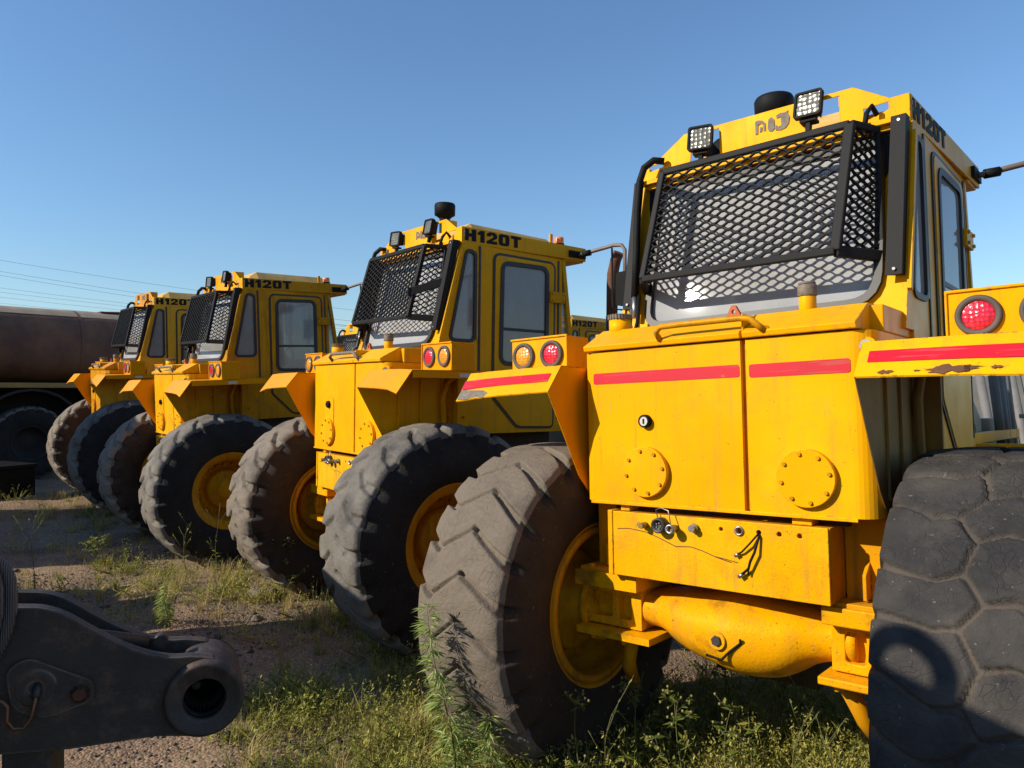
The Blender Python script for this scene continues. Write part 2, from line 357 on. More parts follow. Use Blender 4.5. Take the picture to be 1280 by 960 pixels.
# ------------------------------------------------------------------ tyres and wheels
TR = .85
def tyre_mesh(name, N, segs, hw, depth, tread_mat, side_mat, nth=620, nu=58, seed=0, notch=1.4):
    r2 = np.random.default_rng(seed); L = 2 * math.pi * TR / N
    side = np.array([(-.225, .40), (-.262, .425), (-.292, .50), (-.304, .585), (-.300, .67), (-.288, .735), (-.276, .785)])
    u = np.linspace(-1, 1, nu); ta = .268 * u; tr = TR - .012 * np.abs(u) ** 2 - .022 * np.abs(u) ** 9
    sa = np.interp(np.linspace(0, 6, 15), np.arange(7), side[:, 0]); sr = np.interp(np.linspace(0, 6, 15), np.arange(7), side[:, 1])
    A = np.concatenate([sa, ta, -sa[::-1]]); Rr = np.concatenate([sr, tr, sr[::-1]])
    U = np.concatenate([np.full(15, -1.) - np.linspace(.35, .06, 15), u, 1 + np.linspace(.06, .35, 15)])
    th = np.arange(nth) / nth * 2 * math.pi
    TH, UU = np.meshgrid(th, U, indexing='ij')
    wob = seed == 2
    vv = TH / (2 * math.pi) * N + (.10 * np.sin(5 * TH + 1) + .08 * np.sin(9 * TH + 3 * UU) + .06 * np.sin(14 * TH - 2 * UU) if wob else .03 * np.sin(5 * TH + 2 * UU)); cell = np.floor(vv); vv = vv - cell
    UU0 = UU; UU = UU + (.05 * np.sin(7 * TH + 1) + .035 * np.sin(13 * TH) if wob else 0)
    jig = r2.uniform(-.04, .04, N + 2)
    g = np.zeros_like(TH)
    for (u0, v0, u1, v1, wk, dk) in segs:
        for sh in (-2, -1, 0, 1, 2):
            ax, ay, bx, by = u0 * .268, (v0 + sh) * L, u1 * .268, (v1 + sh) * L
            px_, py_ = UU * .268, vv * L
            t = np.clip(((px_ - ax) * (bx - ax) + (py_ - ay) * (by - ay)) / ((bx - ax) ** 2 + (by - ay) ** 2), 0, 1)
            d = np.hypot(px_ - ax - t * (bx - ax), py_ - ay - t * (by - ay))
            ww = hw * wk * (1 + notch * np.clip(np.abs(UU) - .55, 0, .6))
            x = np.clip((d - ww * .5) / (ww * .42), 0, 1); g = np.maximum(g, dk * (1 - x * x * (3 - 2 * x)))
    UU = UU0
    fade = np.clip((1.15 - np.abs(UU)) / .10, 0, 1); g = g * fade * depth
    wear = .003 * np.sin(3 * TH + 1.3) + .002 * np.sin(7 * TH + 4 * UU) * np.sin(5 * TH - 5 * UU)
    for _ in range(10):
        a_, b_, c_ = r2.integers(9, 60), r2.uniform(-9, 9), r2.uniform(0, 6); wear = wear + .0007 * np.sin(a_ * TH + b_ * UU + c_)
    wear = wear * np.clip((1.25 - np.abs(UU)) / .3, 0, 1)
    inward = np.clip((np.abs(UU) - 1.0) / .25, 0, 1)
    rr = Rr[None, :] - g * (1 - .75 * inward) + wear; aa = A[None, :] - np.sign(UU) * g * .8 * np.clip((np.abs(UU) - .9) / .15, 0, 1)
    # moulded rings on the sidewall
    nu_ = len(U); V = np.stack([np.broadcast_to(aa, TH.shape), -rr * np.cos(TH), -rr * np.sin(TH)], -1).reshape(-1, 3)
    i = np.arange(nth); j = np.arange(nu_ - 1); I, J = np.meshgrid(i, j, indexing='ij'); I2 = (I + 1) % nth
    F = np.stack([I * nu_ + J, I * nu_ + J + 1, I2 * nu_ + J + 1, I2 * nu_ + J], -1).reshape(-1, 4)
    me = bpy.data.meshes.new(name); me.vertices.add(len(V)); me.vertices.foreach_set('co', V.astype(np.float32).ravel())
    me.loops.add(F.size); me.loops.foreach_set('vertex_index', F.astype(np.int32).ravel()); me.polygons.add(len(F)); me.polygons.foreach_set('loop_start', np.arange(0, F.size, 4, dtype=np.int32))
    me.update(calc_edges=True); me.polygons.foreach_set('use_smooth', np.ones(len(F), bool))
    ga = me.attributes.new('tint', 'FLOAT', 'POINT'); ga.data.foreach_set('value', np.clip(g / max(depth, 1e-6), 0, 1).astype(np.float32).ravel())
    me.materials.append(tread_mat); me.materials.append(side_mat)
    me.polygons.foreach_set('material_index', np.where((J.ravel() < 14) | (J.ravel() >= nu_ - 15), 1, 0).astype(np.int32))
    me.validate(); return me
SEG_A = [(-1.25, -.12, -.6, .36, 1, 1), (-.6, .36, .1, -.2, .6, .42), (.1, -.2, 1.25, .66, 1, 1)]
SEG_B = [(-1.2, -.05, -.38, .34, .8, .75), (-.38, .34, -.1, .22, .75, .8), (-.1, .22, .1, .72, .75, .8), (.1, .72, -.1, 1.22, .75, .8), (.1, .72, .4, .58, .75, .8), (.4, .58, 1.2, .95, .8, .75)]
SEG_C = [(1.3, .12, .62, -.02, 1.25, 1), (.62, -.02, .2, -.38, 1, .7), (-1.3, .62, -.62, .48, 1.25, 1), (-.62, .48, -.2, .12, 1, .7)]
ME_A = tyre_mesh('tyre', 24, SEG_A, .021, .042, RUB_A, RUB_S2, 900, 74, 1)
ME_B = tyre_mesh('tyre', 27, SEG_B, .018, .026, RUB_B, RUB_S, 820, 70, 2)
ME_C = tyre_mesh('tyre', 22, SEG_C, .030, .045, RUB_C, RUB_S2, 520, 48, 3)
ME_D = tyre_mesh('tyre', 22, SEG_C, .028, .036, RUB_D, RUB_S, 520, 48, 4)

def wheel(parent, x, y, tyre_me, outer):
    """outer = +1 when the outside of the wheel faces +x"""
    wh = empty('wheel', (x, y, .554 + .28), parent)
    t = bpy.data.objects.new('tyre', tyre_me); COL.objects.link(t); t.parent = wh
    b = MB(); ax = (outer, 0, 0)
    b.lathe((0, 0, 0), ax, [(-.245, .405), (-.262, .425), (-.258, .435), (-.245, .432), (-.235, .39), (-.20, .372), (-.02, .352), (-.015, .30), (-.03, .20), (-.03, .10)], 48)
    b.lathe((0, 0, 0), ax, [(.245, .405), (.262, .425), (.258, .435), (.245, .432), (.238, .395), (.222, .378), (.215, .345), (.10, .335), (.055, .325), (.02, .30), (.02, .10)], 48)
    b.lathe((0, 0, 0), ax, [(-.225, .40), (-.262, .405), (-.263, .37), (-.24, .365), (-.20, .36)], 48)
    for k in range(20):
        a = k * math.pi / 10
        b.cyl((outer * .02, .275 * math.cos(a), .275 * math.sin(a)), ax, .016, .035, 6)
        b.cyl((-outer * .015, .275 * math.cos(a), .275 * math.sin(a)), (-outer, 0, 0), .014, .02, 6)
    b.build('rim', YELD, wh)
    h = MB()
    h.lathe((0, 0, 0), ax, [(.02, .225), (.09, .215), (.11, .20), (.112, .13), (.15, .12), (.155, .06), (.155, .0)], 32)
    h.lathe((0, 0, 0), (-outer, 0, 0), [(.03, .27), (.09, .265), (.10, .245), (.105, .17), (.15, .15), (.24, .14), (.24, .0)], 32)
    for k in range(12):
        a = k * math.pi / 6 + .1
        h.cyl((outer * .108, .165 * math.cos(a), .165 * math.sin(a)), ax, .011, .012, 6)
        h.cyl((-outer * .10, .205 * math.cos(a), .205 * math.sin(a)), (-outer, 0, 0), .011, .014, 6)
    h.build('hub', YELD, wh)
    return wh

# ------------------------------------------------------------------ lettering
def ring(x0, y0, x1, y1, r): return rrect([(x0, y0), (x1, y0), (x1, y1), (x0, y1)], r)
GLYPH = {'H': (.86, [([(0, 0), (.30, 0), (.30, .36), (.52, .36), (.52, 0), (.86, 0), (.86, 1), (.52, 1), (.52, .64), (.30, .64), (.30, 1), (0, 1)], [])]),
         '1': (.56, [([(.20, 0), (.52, 0), (.52, 1), (.22, 1), (0, .80), (0, .60), (.20, .66)], [])]),
         '2': (.84, [([(0, 0), (.84, 0), (.84, .25), (.42, .25), (.80, .52), (.84, .66), (.80, .86), (.62, 1), (.22, 1), (.04, .86), (0, .64), (.30, .64), (.32, .74), (.42, .78), (.52, .74), (.53, .62), (.46, .52), (0, .20)], [])]),
         '0': (.86, [(ring(0, 0, .86, 1, .26), [ring(.32, .22, .54, .78, .10)])]),
         'T': (.84, [([(.27, 0), (.57, 0), (.57, .76), (.84, .76), (.84, 1), (0, 1), (0, .76), (.27, .76)], [])])}
def text_obj(body, size, name, mat, parent, M, depth=.002):
    b = MB(); x = 0
    for ch in body:
        wd_, polys = GLYPH[ch]
        for o_, h_ in polys:
            b.plate([(p[0] + x, p[1]) for p in o_], [[(p[0] + x, p[1]) for p in h] for h in h_], lambda u, v, d: M @ Vector((u * size, v * size, d)), 0, depth)
        x += wd_ + .13
    return b.build(name, mat, parent)

# ------------------------------------------------------------------ the tractor
W_, WG, XO = .625, .70, 1.327
YW = 'y'
def rear_y(z): return .45 + (z - 1.97) * (.69 - .45) / (2.88 - 1.97)
def build_tractor(first):
    root = empty('haulage_tractor')
    F3 = lambda a, b, d: Vector((a, d, b))          # (x,z) plates, depth along y
    SX = lambda a, b, d: Vector((d, a, b))          # (y,z) plates, depth along x
    TOP = lambda a, b, d: Vector((a, b, d))
    # ---- hood
    b = MB()
    b.prism([(-WG, .085), (-W_ - .02, .012), (-W_ + .02, 0), (.169, 0), (.169, .62), (-WG, .62)], TOP, 1.132, 1.862)
    b.prism([(.192, 0), *[(WG - .085 + .085 * math.sin(k * math.pi / 16), .085 - .085 * math.cos(k * math.pi / 16)) for k in range(9)], (WG, .62), (.192, .62)], TOP, 1.132, 1.862)
    b.box(.169, .192, .022, .62, 1.135, 1.862, 1)
    b.box(-.625, .625, -.006, .004, 1.120, 1.134)
    hood = b.build('hood', [YEL, YELD], root, ZO, .006)
    b = MB()
    sec = [(-.018, 1.868), (-.024, 1.893), (.15, 1.985), (.60, 2.0), (.60, 1.866)]
    for x0, x1 in ((-.645, .176), (.185, .668)):
        b.loft([[Vector((x0, y, z)) for y, z in sec], [Vector((x1 - (.02 if x1 > .5 else 0), y, z)) for y, z in sec]], 0, False)
    b.box(.176, .185, 0, .6, 1.87, 1.975)
    lid = b.build('hood_lid', YEL, root, ZO, .004)
    b = MB(); b.box(-.70, .70, .16, .62, 1.864, 1.975); b.build('hood_shoulder', YELS, root, ZO, .006)
    # covers
    for cx, hinge in ((-.306, not first), (.436, False)):
        b = MB(); b.cyl((cx, .002, 1.283), (0, -1, 0), .117, .030, 40)
        if hinge:
            b.prism(rrect([(cx - .09, 1.25), (cx + .09, 1.25), (cx + .09, 1.60), (cx - .09, 1.60)], .085), F3, -.006, .004)
        cv = b.build('cover_plate', YEL, root, ZO, .003)
        q = MB(); q.cyl((0, 0, 0), (0, -1, 0), .0085, .009, 6); bo = q.build('bolt', YELD, cv)
        for k in range(8):
            an = k * math.pi / 4 + .2; o_ = bo if k == 0 else bo.copy()
            if k: COL.objects.link(o_)
            o_.location = (cx + .098 * math.cos(an), -.028, 1.563 + .098 * math.sin(an))
    b = MB(); b.cyl((-.304, .004, 1.519), (0, -1, 0), .031, .022, 24, 0); b.lathe((-.304, 0, 1.519), (0, -1, 0), [(.022, .031), (.028, .028), (.028, .022)], 24, 0)
    b.cyl((-.304, .0, 1.519), (0, -1, 0), .0225, .0255, 24, 1); b.box(-.307, -.301, -.029, -.025, 1.507, 1.531, 0)
    b.build('gauge', [BLK, WHT] if first else [BLK, BLK], root, ZO)
    # tape across the tail
    if first:
        for x0, x1, z0, z1 in ((-.600, .163, 1.703, 1.757), (.206, .617, 1.698, 1.754)):
            b = MB(); b.prism(rrect([(x0, z0), (x1, z0), (x1, z1), (x0, z1)], .012), F3, -.002, .001); b.build('reflective_tape', RED_T, root, ZO)
    # handle, caps, lug
    b = MB(); b.tube([(-.211, -.02, 1.895), (-.215, -.045, 1.925), (-.195, -.04, 1.95), (-.1, -.035, 1.952), (.18, -.03, 1.952), (.23, -.035, 1.945), (.262, -.03, 1.915), (.285, -.015, 1.89)], .014, 10)
    b.cyl((.285, -.012, 1.892), (0, 1, .3), .02, .012, 10)
    b.build('handrail', YELD if first else RUSTP, root, ZO)
    b = MB(); b.cyl((.393, .19, 1.97), (0, 0, 1), .036, .075, 20, 0); b.cyl((.393, .19, 2.045), (0, 0, 1), .040, .05, 20, 1); b.cyl((.393, .19, 2.095), (0, 0, 1), .036, .012, 20, 1)
    b.build('breather_cap', [YEL, RUSTP], root, ZO, .004)
    b = MB(); b.cyl((-.563, .19, 1.96), (0, 0, 1), .056, .08, 24, 0)
    b.lathe((-.563, .19, 2.04), (0, 0, 1), [(0, .058), (.012, .06), (.014, .06), (.026, .058), (.03, .0)], 24, 1)
    for k in range(24):
        a = k * math.pi / 12; b.box(-.004, .004, .056, .063, 0, .024, 1, Matrix.Translation((-.563, .19, 2.042)) @ Matrix.Rotation(a, 4, 'Z'))
    b.build('filler_cap', [YEL, RUSTP], root, ZO)
    b = MB(); b.plate(rrect([(.02, 1.985), (.10, 1.985), (.068, 2.045), (.05, 2.045)], .012), [[(.06 + .010 * math.cos(a), 2.015 + .010 * math.sin(a)) for a in [k * math.pi / 5 for k in range(10)]]], F3, .18, .20)
    b.build('lifting_lug', plain('red_oxide', (.45, .10, .03), .7), root, ZO)
    b = MB(); b.tube([(.672, .02, 1.80), (.672, .06, 1.80)], .034, 14, 0); b.cyl((.672, .018, 1.80), (0, -1, 0), .024, .012, 14, 1); b.cyl((.672, .004, 1.80), (0, -1, 0), .012, .013, 12, 2)
    b.build('hose_fitting', [YEL, STEEL, BLK], root, ZO)
    # ---- bumper beam
    b = MB(); x0, x1, z0, z1 = -.512, .516, .789, 1.09
    holes = [[(hx + rr * math.cos(a), 1.05 + rr * math.sin(a)) for a in [k * math.pi / 6 for k in range(12)]] for hx, rr in ((.066, .009), (.15, .013), (.235, .010), (.321, .010), (.404, .010))]
    b.plate([(x0, z0), (x1, z0), (x1, z1), (x0, z1)], holes, F3, -.02, -.004)
    b.box(x0, x1, .006, .40, z0 + .002, z1 - .002, 1)
    b.box(x0 - .004, x0 + .022, -.026, .1, z0 - .002, z1 + .004)
    b.box(-.47, -.42, .02, .3, z1, 1.135); b.box(.36, .44, .02, .3, z1, 1.135)
    bump = b.build('bumper_beam', [YELB, YELD], root, ZO, .003)
    b = MB(); b.box(-.55, .55, .10, .5, 1.085, 1.136); b.build('rear_crossmember', UNDER, root, ZO)
    for sx in (-1, 1):
        b = MB(); b.prism([(.10, .80), (.42, .80), (.42, 1.10), (.36, 1.10), (.10, .90)], SX, sx * .60, sx * .615); b.box(min(sx * .52, sx * .70), max(sx * .52, sx * .70), .16, .18, .78, 1.12)
        b.box(min(sx * .40, sx * .74), max(sx * .40, sx * .74), .05, .45, .773, .792)
        b.build('bracket', YELD, root, ZO, .003)
    b = MB(); b.lathe((.15, -.018, 1.05), (0, -1, 0), [(0, .021), (.008, .021), (.01, .014), (0, .012)], 16, 1); b.build('grommet', [DSTEEL, STEEL], bump, ZO); b = MB()
    b.cyl((-.218, -.02, 1.046), (0, -1, 0), .034, .03, 20, 0); b.lathe((-.218, -.02, 1.046), (0, -1, 0), [(.03, .036), (.048, .034), (.05, .026), (.034, .022), (.034, 0)], 20, 0)
    for k in range(5):
        a = k * 1.25; b.cyl((-.218 + .012 * math.cos(a), -.054, 1.046 + .012 * math.sin(a)), (0, -1, 0), .004, .006, 6, 1)
    b.build('trailer_socket', [DSTEEL, STEEL, BRASS], bump, ZO); b = MB()
    b.cyl((-.307, -.02, 1.039), (0, -1, 0), .014, .05, 6, 2); b.tube([(-.307, -.05, 1.039), (-.33, -.055, 1.046)], .009, 8, 2)
    b.build('brass_fitting', [DSTEEL, STEEL, BRASS], bump, ZO); b = MB()
    b.cyl((-.151, -.02, 1.037), (0, -1, 0), .016, .045, 6, 2); b.lathe((-.151, -.065, 1.037), (0, -1, 0), [(0, .022), (.015, .022), (.015, .013), (0, .012)], 14, 1)
    b.build('brass_fitting', [DSTEEL, STEEL, BRASS], bump, ZO); b = MB()
    b.cyl((-.056, -.02, 1.045), (0, -1, 0), .020, .022, 6, 1); b.cyl((-.056, -.042, 1.045), (0, -1, 0), .015, .016, 16, 1)
    b.build('steel_fitting', [DSTEEL, STEEL, BRASS], bump, ZO); b = MB()
    b.tube([(-.235, -.035, 1.08), (-.24, -.04, 1.115), (-.21, -.045, 1.125), (-.17, -.05, 1.115), (-.155, -.06, 1.06)], .0025, 6, 1)
    b.build('wire_clip', [DSTEEL, STEEL, BRASS], bump, ZO)
    b = MB()
    b.tube([(.235, -.004, 1.05), (.232, -.03, 1.04), (.20, -.04, 1.00), (.165, -.035, .965), (.145, -.03, .952)], .0045, 6); b.cyl((.15, -.032, .955), (-.8, 0, -.5), .008, .02, 8, 1)
    b.tube([(.238, -.004, 1.048), (.24, -.03, 1.035), (.225, -.045, .97), (.205, -.045, .93), (.195, -.04, .90), (.16, -.035, .868)], .0055, 6); b.cyl((.168, -.036, .874), (-.75, 0, -.6), .009, .024, 8, 1)
    b.tube([(.195, -.04, .90), (.19, -.035, .872)], .004, 6)
    b.build('loose_cables', [BLK, STEEL], bump, ZO)
    b = MB(); sp = [(-.464, 1.009), (-.40, 1.013), (-.31, 1.009), (-.25, .985), (-.154, .958), (-.08, .957), (-.026, .951), (.04, .928), (.112, .911)]
    b.tube([(x, -.0205, z + .004 * math.sin(i * 2.7)) for i, (x, z) in enumerate(sp)], .0022, 5); b.tube([(.04, -.0205, .93), (.08, -.0205, .925), (.14, -.0205, .915)], .0018, 5)
    b.build('scratch', RUST, bump, ZO)
    # ---- axle
    b = MB(); rings = []
    tab = np.array([(-.46, .512, .690, .15), (-.40, .510, .692, .16), (-.32, .505, .698, .175), (-.22, .458, .716, .225), (-.12, .422, .726, .25), (-.02, .402, .740, .265), (.06, .386, .745, .275), (.15, .386, .738, .262), (.24, .402, .730, .242), (.31, .438, .724, .222), (.38, .484, .716, .19), (.46, .508, .708, .165), (.56, .510, .706, .16)])
    for x in np.linspace(-.46, .56, 44):
        i = int(np.clip(np.searchsorted(tab[:, 0], x) - 1, 0, len(tab) - 2)); g = lambda k: tab[int(np.clip(i + k, 0, len(tab) - 1)), 1:]
        u = (x - tab[i, 0]) / (tab[i + 1, 0] - tab[i, 0]); p0, p1, p2, p3 = g(-1), g(0), g(1), g(2)
        zb_, zt_, ry = .5 * (2 * p1 + (p2 - p0) * u + (2 * p0 - 5 * p1 + 4 * p2 - p3) * u * u + (3 * p1 - p0 - 3 * p2 + p3) * u ** 3); zc, rz = (zb_ + zt_) / 2, (zt_ - zb_) / 2
        rings.append([Vector((x, .267 - ry * math.copysign(abs(math.cos(a)) ** .85, math.cos(a)), zc + rz * math.copysign(abs(math.sin(a)) ** .85, math.sin(a)))) for a in [k * math.pi / 20 for k in range(40)]])
    b.loft(rings)
    axle = b.build('rear_axle', YELC, root, ZO)
    for sx in (-1, 1):
        b = MB(); X = lambda a, c: (min(sx * a, sx * c), max(sx * a, sx * c))
        xi = .47 if sx > 0 else .42
        b.box(*X(xi, .75), .155, .40, .505, .70)
        wins = [rrect([(sx * u0, .545), (sx * u1, .545), (sx * u1, .668), (sx * u0, .668)], .02) for u0, u1 in ((xi + .055, xi + .135), (xi + .165, .70))]
        b.plate([(sx * xi, .505), (sx * .745, .505), (sx * .745, .70), (sx * xi, .70)], wins, F3, .104, .156)
        b.box(*X(.40 if sx < 0 else .46, .76), .03, .46, .702, .775); b.box(*X(.33 if sx < 0 else .44, .75), .02, .46, .466, .498)
        for xb in (.50, .68): b.cyl((sx * xb, .07, .775), (0, 0, 1), .014, .03, 6); b.cyl((sx * xb, .07, .466), (0, 0, -1), .014, .03, 6)
        b.cyl((sx * .72, .267, .59), (sx, 0, 0), .12, .12, 28); b.cyl((sx * .735, .267, .575), (sx, 0, 0), .20, .025, 28)
        b.build('axle_beam', YELC, axle, ZO, .006)
        b = MB(); b.tube([(sx * .50, .15, .46), (sx * .56, .2, .30), (sx * .60, .3, .18)], .035, 8); b.build('torque_rod', YELD, axle, ZO)
    b = MB(); b.cyl((.03, .0, .568), (0, -1, .05), .038, .018, 20, 0); b.cyl((.03, -.016, .569), (0, -1, .05), .022, .012, 6, 1)
    b.tube([(-.02, -.018, .50), (.05, -.016, .492), (.085, -.01, .53), (.13, .0, .57), (.135, -.01, .59)], .006, 6, 2)
    b.build('drain_plug', [YELC, DSTEEL, BLK], axle, ZO)
    b = MB(); b.tube([(-.44, .16, .79), (-.30, .12, .80), (-.1, .11, .785), (.12, .12, .80), (.34, .14, .785), (.52, .17, .80)], .012, 8); b.tube([(.1, .2, .78), (.3, .17, .77), (.45, .2, .79)], .016, 8); b.build('brake_hose', BLK, axle, ZO)
    # ---- wheels
    if first: wheel(root, -1.035, .267, ME_A, -1); wheel(root, 1.065, .267, ME_B, 1)
    else: wheel(root, -1.035, .267, ME_C, -1); wheel(root, 1.055, .267, ME_D, 1)
    wheel(root, -1.035, 3.45, ME_C, -1); wheel(root, 1.055, 3.45, ME_C, 1)
    # ---- fenders
    for sx in (-1, 1):
        b = MB(); dr = .045
        P = lambda x, y, z: Vector((sx * x, y, z))
        def skin(q, th=.006):
            """thin sheet from a quad strip q (list of rows of points), thickened downwards"""
            rows = len(q); n = len(q[0]); top = [p for r in q for p in r]; bot = [p - Vector((0, -th * .6, th)) for p in top]; m = rows * n; fs = []
            for i in range(rows - 1):
                for j in range(n - 1):
                    a = i * n + j; f = (a, a + 1, a + n + 1, a + n); fs.append(f); fs.append(tuple(k + m for k in reversed(f)))
            ed = [(i * n, (i + 1) * n) for i in range(rows - 1)] + [(i * n + n - 1, (i + 1) * n + n - 1) for i in range(rows - 1)] + [(j, j + 1) for j in range(n - 1)] + [((rows - 1) * n + j, (rows - 1) * n + j + 1) for j in range(n - 1)]
            for a, c in ed: fs.append((a, c, c + m, a + m))
            b.add(top + bot, fs)
        xs = [WG, .86, 1.02, 1.18, XO]; dd = [0, .004, .008, .016, .030 if first else .045]
        skin([[P(x, -.241 - d * .35, 1.669 - d) for x, d in zip(xs, dd)], [P(x, -.133, 1.80 - d * .25) for x, d in zip(xs, dd)]])
        skin([[P(x, -.133, 1.80 - d * .25) for x, d in zip(xs, dd)], [P(x, .35, 1.795) for x in xs], [P(x, .80, 1.785) for x in xs]])
        b.box(min(sx * (XO - .008), sx * XO), max(sx * (XO - .008), sx * XO), -.128, .80, 1.735, 1.785)
        fe = b.build('fender', YEL if first else YELO, root, ZO)
        b = MB(); b.prism([(-.241, 1.667), (-.133, 1.797), (.66, 1.797), (.66, 1.15), (.09, 1.15), (.0, 1.25)], SX, sx * WG, sx * (WG + .006))
        for yy in (.10, .30, .50): b.box(min(sx * (WG + .006), sx * (WG + .018)), max(sx * (WG + .006), sx * (WG + .018)), yy, yy + .02, 1.2, 1.79)
        # curled lining of the wheel arch
        b.tube([(sx * .73, .52, 1.30), (sx * .73, .50, 1.60), (sx * .74, .55, 1.72), (sx * .78, .62, 1.77)], .022, 8)
        b.box(min(sx * .70, sx * .80), max(sx * .70, sx * .80), .60, .62, 1.2, 1.75)
        for yy, zz_ in ((.57, 1.43), (.72, 1.43), (.60, 1.66)): b.cyl((sx * .715, yy, zz_), (sx, 0, 0), .013, .02, 6)
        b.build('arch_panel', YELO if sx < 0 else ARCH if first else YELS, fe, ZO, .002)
        if first:
            b = MB()
            def lipp(x, t, d): return P(x, -.133 - .108 * t - d * .35 - .0022, 1.80 - .131 * t - d * (.25 + .75 * t) + .0018)
            xa = [.735, .86, 1.02, 1.18, XO - .004]; da = [.001, .004, .008, .016, .029]
            top = [lipp(x, .30, d) for x, d in zip(xa, da)]; bot = [lipp(x, .62, d) for x, d in zip(xa, da)]
            b.add(top + bot, [(i, i + 1, i + 6, i + 5) for i in range(4)])
            b.build('reflective_tape', RED_T, fe, ZO)
            if sx < 0:
                b = MB(); sh = [(1.318, .64), (1.318, .97), (1.25, .98), (1.19, .90), (1.13, .95), (1.11, .78), (1.15, .68), (1.22, .66)]
                b.add([lipp(x, t, .028) + Vector((0, -.001, .001)) for x, t in sh], [tuple(range(8))]); b.build('rust_patch', RUSTP, fe, ZO, fix=False)
            else:
                for cx, ww in ((1.0, .085), (.80, .03), (.90, .012), (1.13, .02)):
                    b = MB(); b.add([lipp(cx + ww * (.85 + .3 * math.sin(3.3 * k + cx * 9) + .18 * math.sin(7.7 * k)) * math.cos(k * .18480), .88 + .095 * min(1, ww * 18) * math.sin(k * .18480) * (1 + .3 * math.sin(2.1 * k) + .25 * math.sin(5.3 * k)), .008) + Vector((0, -.001, .001)) for k in range(34)], [tuple(range(34))]); b.build('rust_patch', RUST, fe, ZO, fix=False)
        # lamp box
        X = lambda a, c: (min(sx * a, sx * c), max(sx * a, sx * c))
        b = MB(); b.box(*X(.915, 1.314), .197, .40, 1.795, 1.995); b.box(*X(.909, 1.320), .188, .20, 1.990, 2.001); b.box(*X(.909, .918), .188, .2, 1.795, 1.995)
        for yy, zz_ in ((.23, 1.97), (.23, 1.85)): b.cyl((sx * 1.314, yy, zz_), (sx, 0, 0), .01, .006, 6)
        lb = b.build('lamp_box', YEL if first else YELO, root, ZO, .005)
        for xx, mt in ((1.018, RED_L), (1.222, AMB_L)):
            b = MB(); c = (sx * xx, .197, 1.897)
            b.lathe(c, (0, -1, 0), [(0, .078), (.014, .077), (.018, .070), (.016, .056), (.004, .055)], 32, 1)
            b.lathe(c, (0, -1, 0), [(.010, .056), (.014, .050), (.018, .03), (.019, 0)], 32, 0)
            b.build('tail_lamp', [mt, RING], lb, ZO)
        b = MB(); b.box(*X(1.325, 1.331), .26, .36, 1.743, 1.772); b.build('maker_plate', WHT if sx > 0 else RUSTP, fe, ZO)
    # ---- chassis, front frame
    b = MB(); b.box(-.36, .36, .45, 2.2, .62, 1.12); b.box(-.55, .55, .5, 1.8, 1.10, 1.30); b.box(-.30, .30, 2.2, 4.6, .60, 1.05); b.box(-.26, .26, .55, 2.1, .25, .62)
    b.build('chassis', UNDER, root, ZO, .01)
    b = MB(); b.box(-.45, .45, 2.6, 4.4, 1.05, 1.50); b.prism([(2.05, 1.15), (3.2, 1.15), (3.2, 1.50), (2.75, 1.74), (2.05, 1.78)], SX, .50, .515)
    for sx in (-1, 1): b.box(min(sx * .78, sx * 1.33), max(sx * .78, sx * 1.33), 2.9, 4.0, 1.50, 1.53)
    b.build('front_frame', GREYP, root, ZO, .01)
    b = MB(); b.cyl((.53, 2.22, 1.62), (1, 0, .1), .05, .10, 12); b.box(.52, .60, 2.05, 2.35, 1.56, 1.60); b.cyl((.53, 2.4, 1.44), (1, 0, 0), .035, .08, 12); b.tube([(.55, 2.1, 1.5), (.60, 2.3, 1.46), (.56, 2.5, 1.50)], .018, 8); b.build('valve_block', BLK, root, ZO)
    b = MB(); b.box(.45, 1.0, 2.0, 2.06, 1.30, 1.36); b.box(.55, .60, 1.95, 4.3, 1.34, 1.41); b.build('step_rail', YEL, root, ZO, .004)
    b = MB()
    for k in range(4): b.tube([(.56, 3.75 + .16 * k, 1.2), (.56, 3.62 + .16 * k, 1.5), (.56, 3.40 + .16 * k, 1.95)], .034 + .008 * (k % 2), 8)
    b.build('hydraulic_hoses', PIPEM, root, ZO)
    b = MB(); b.tube([(.93, 2.2, 1.5), (.95, 2.2, 2.35)], .055, 16, 0); b.tube([(.95, 2.2, 2.35), (.95, 2.2, 2.62), (.955, 2.2, 2.74), (.99, 2.2, 2.86), (1.03, 2.2, 2.93)], [.052, .052, .052, .05, .05], 16, 1)
    if not first: b.build('exhaust_stack', [DSTEEL, RUST], root, ZO)
    # ---- cab
    cab = MB()
    yb = [(rear_y(1.90), 1.90), (rear_y(2.875), 2.875), (1.79, 2.875), (1.79, 1.29), (.56, 1.29), (.56, 1.90)]
    sw = rrect([(.575, 2.068), (.735, 2.81), (.815, 2.795), (.812, 2.068)], [.05, .05, .05, .05])
    dw = rrect([(1.085, 1.89), (1.098, 2.745), (1.597, 2.748), (1.594, 1.88)], .07)
    door = rrect([(1.005, 1.60), (1.012, 2.82), (1.695, 2.81), (1.685, 1.327), (1.271, 1.335)], [.03, .07, .07, .05, .05])
    for sx in (-1, 1):
        cab.plate(yb, [sw, offset_poly(dw, .03)], SX, sx * .700, sx * .715)
        cab.box(min(sx * .716, sx * .722), max(sx * .716, sx * .722), .835, .847, 2.07, 2.83)
    # rear wall (leaning), holes measured in (x, z)
    FR = lambda a, z, d: Vector((a, rear_y(z) + d, z))
    rw = rrect([(-.56, 2.035), (-.56, 2.80), (.585, 2.80), (.60, 2.035)], [.10, .06, .06, .13])
    cab.plate([(-.715, 1.90), (-.715, 2.875), (.715, 2.875), (.715, 1.90)], [rw], FR, 0, .016)
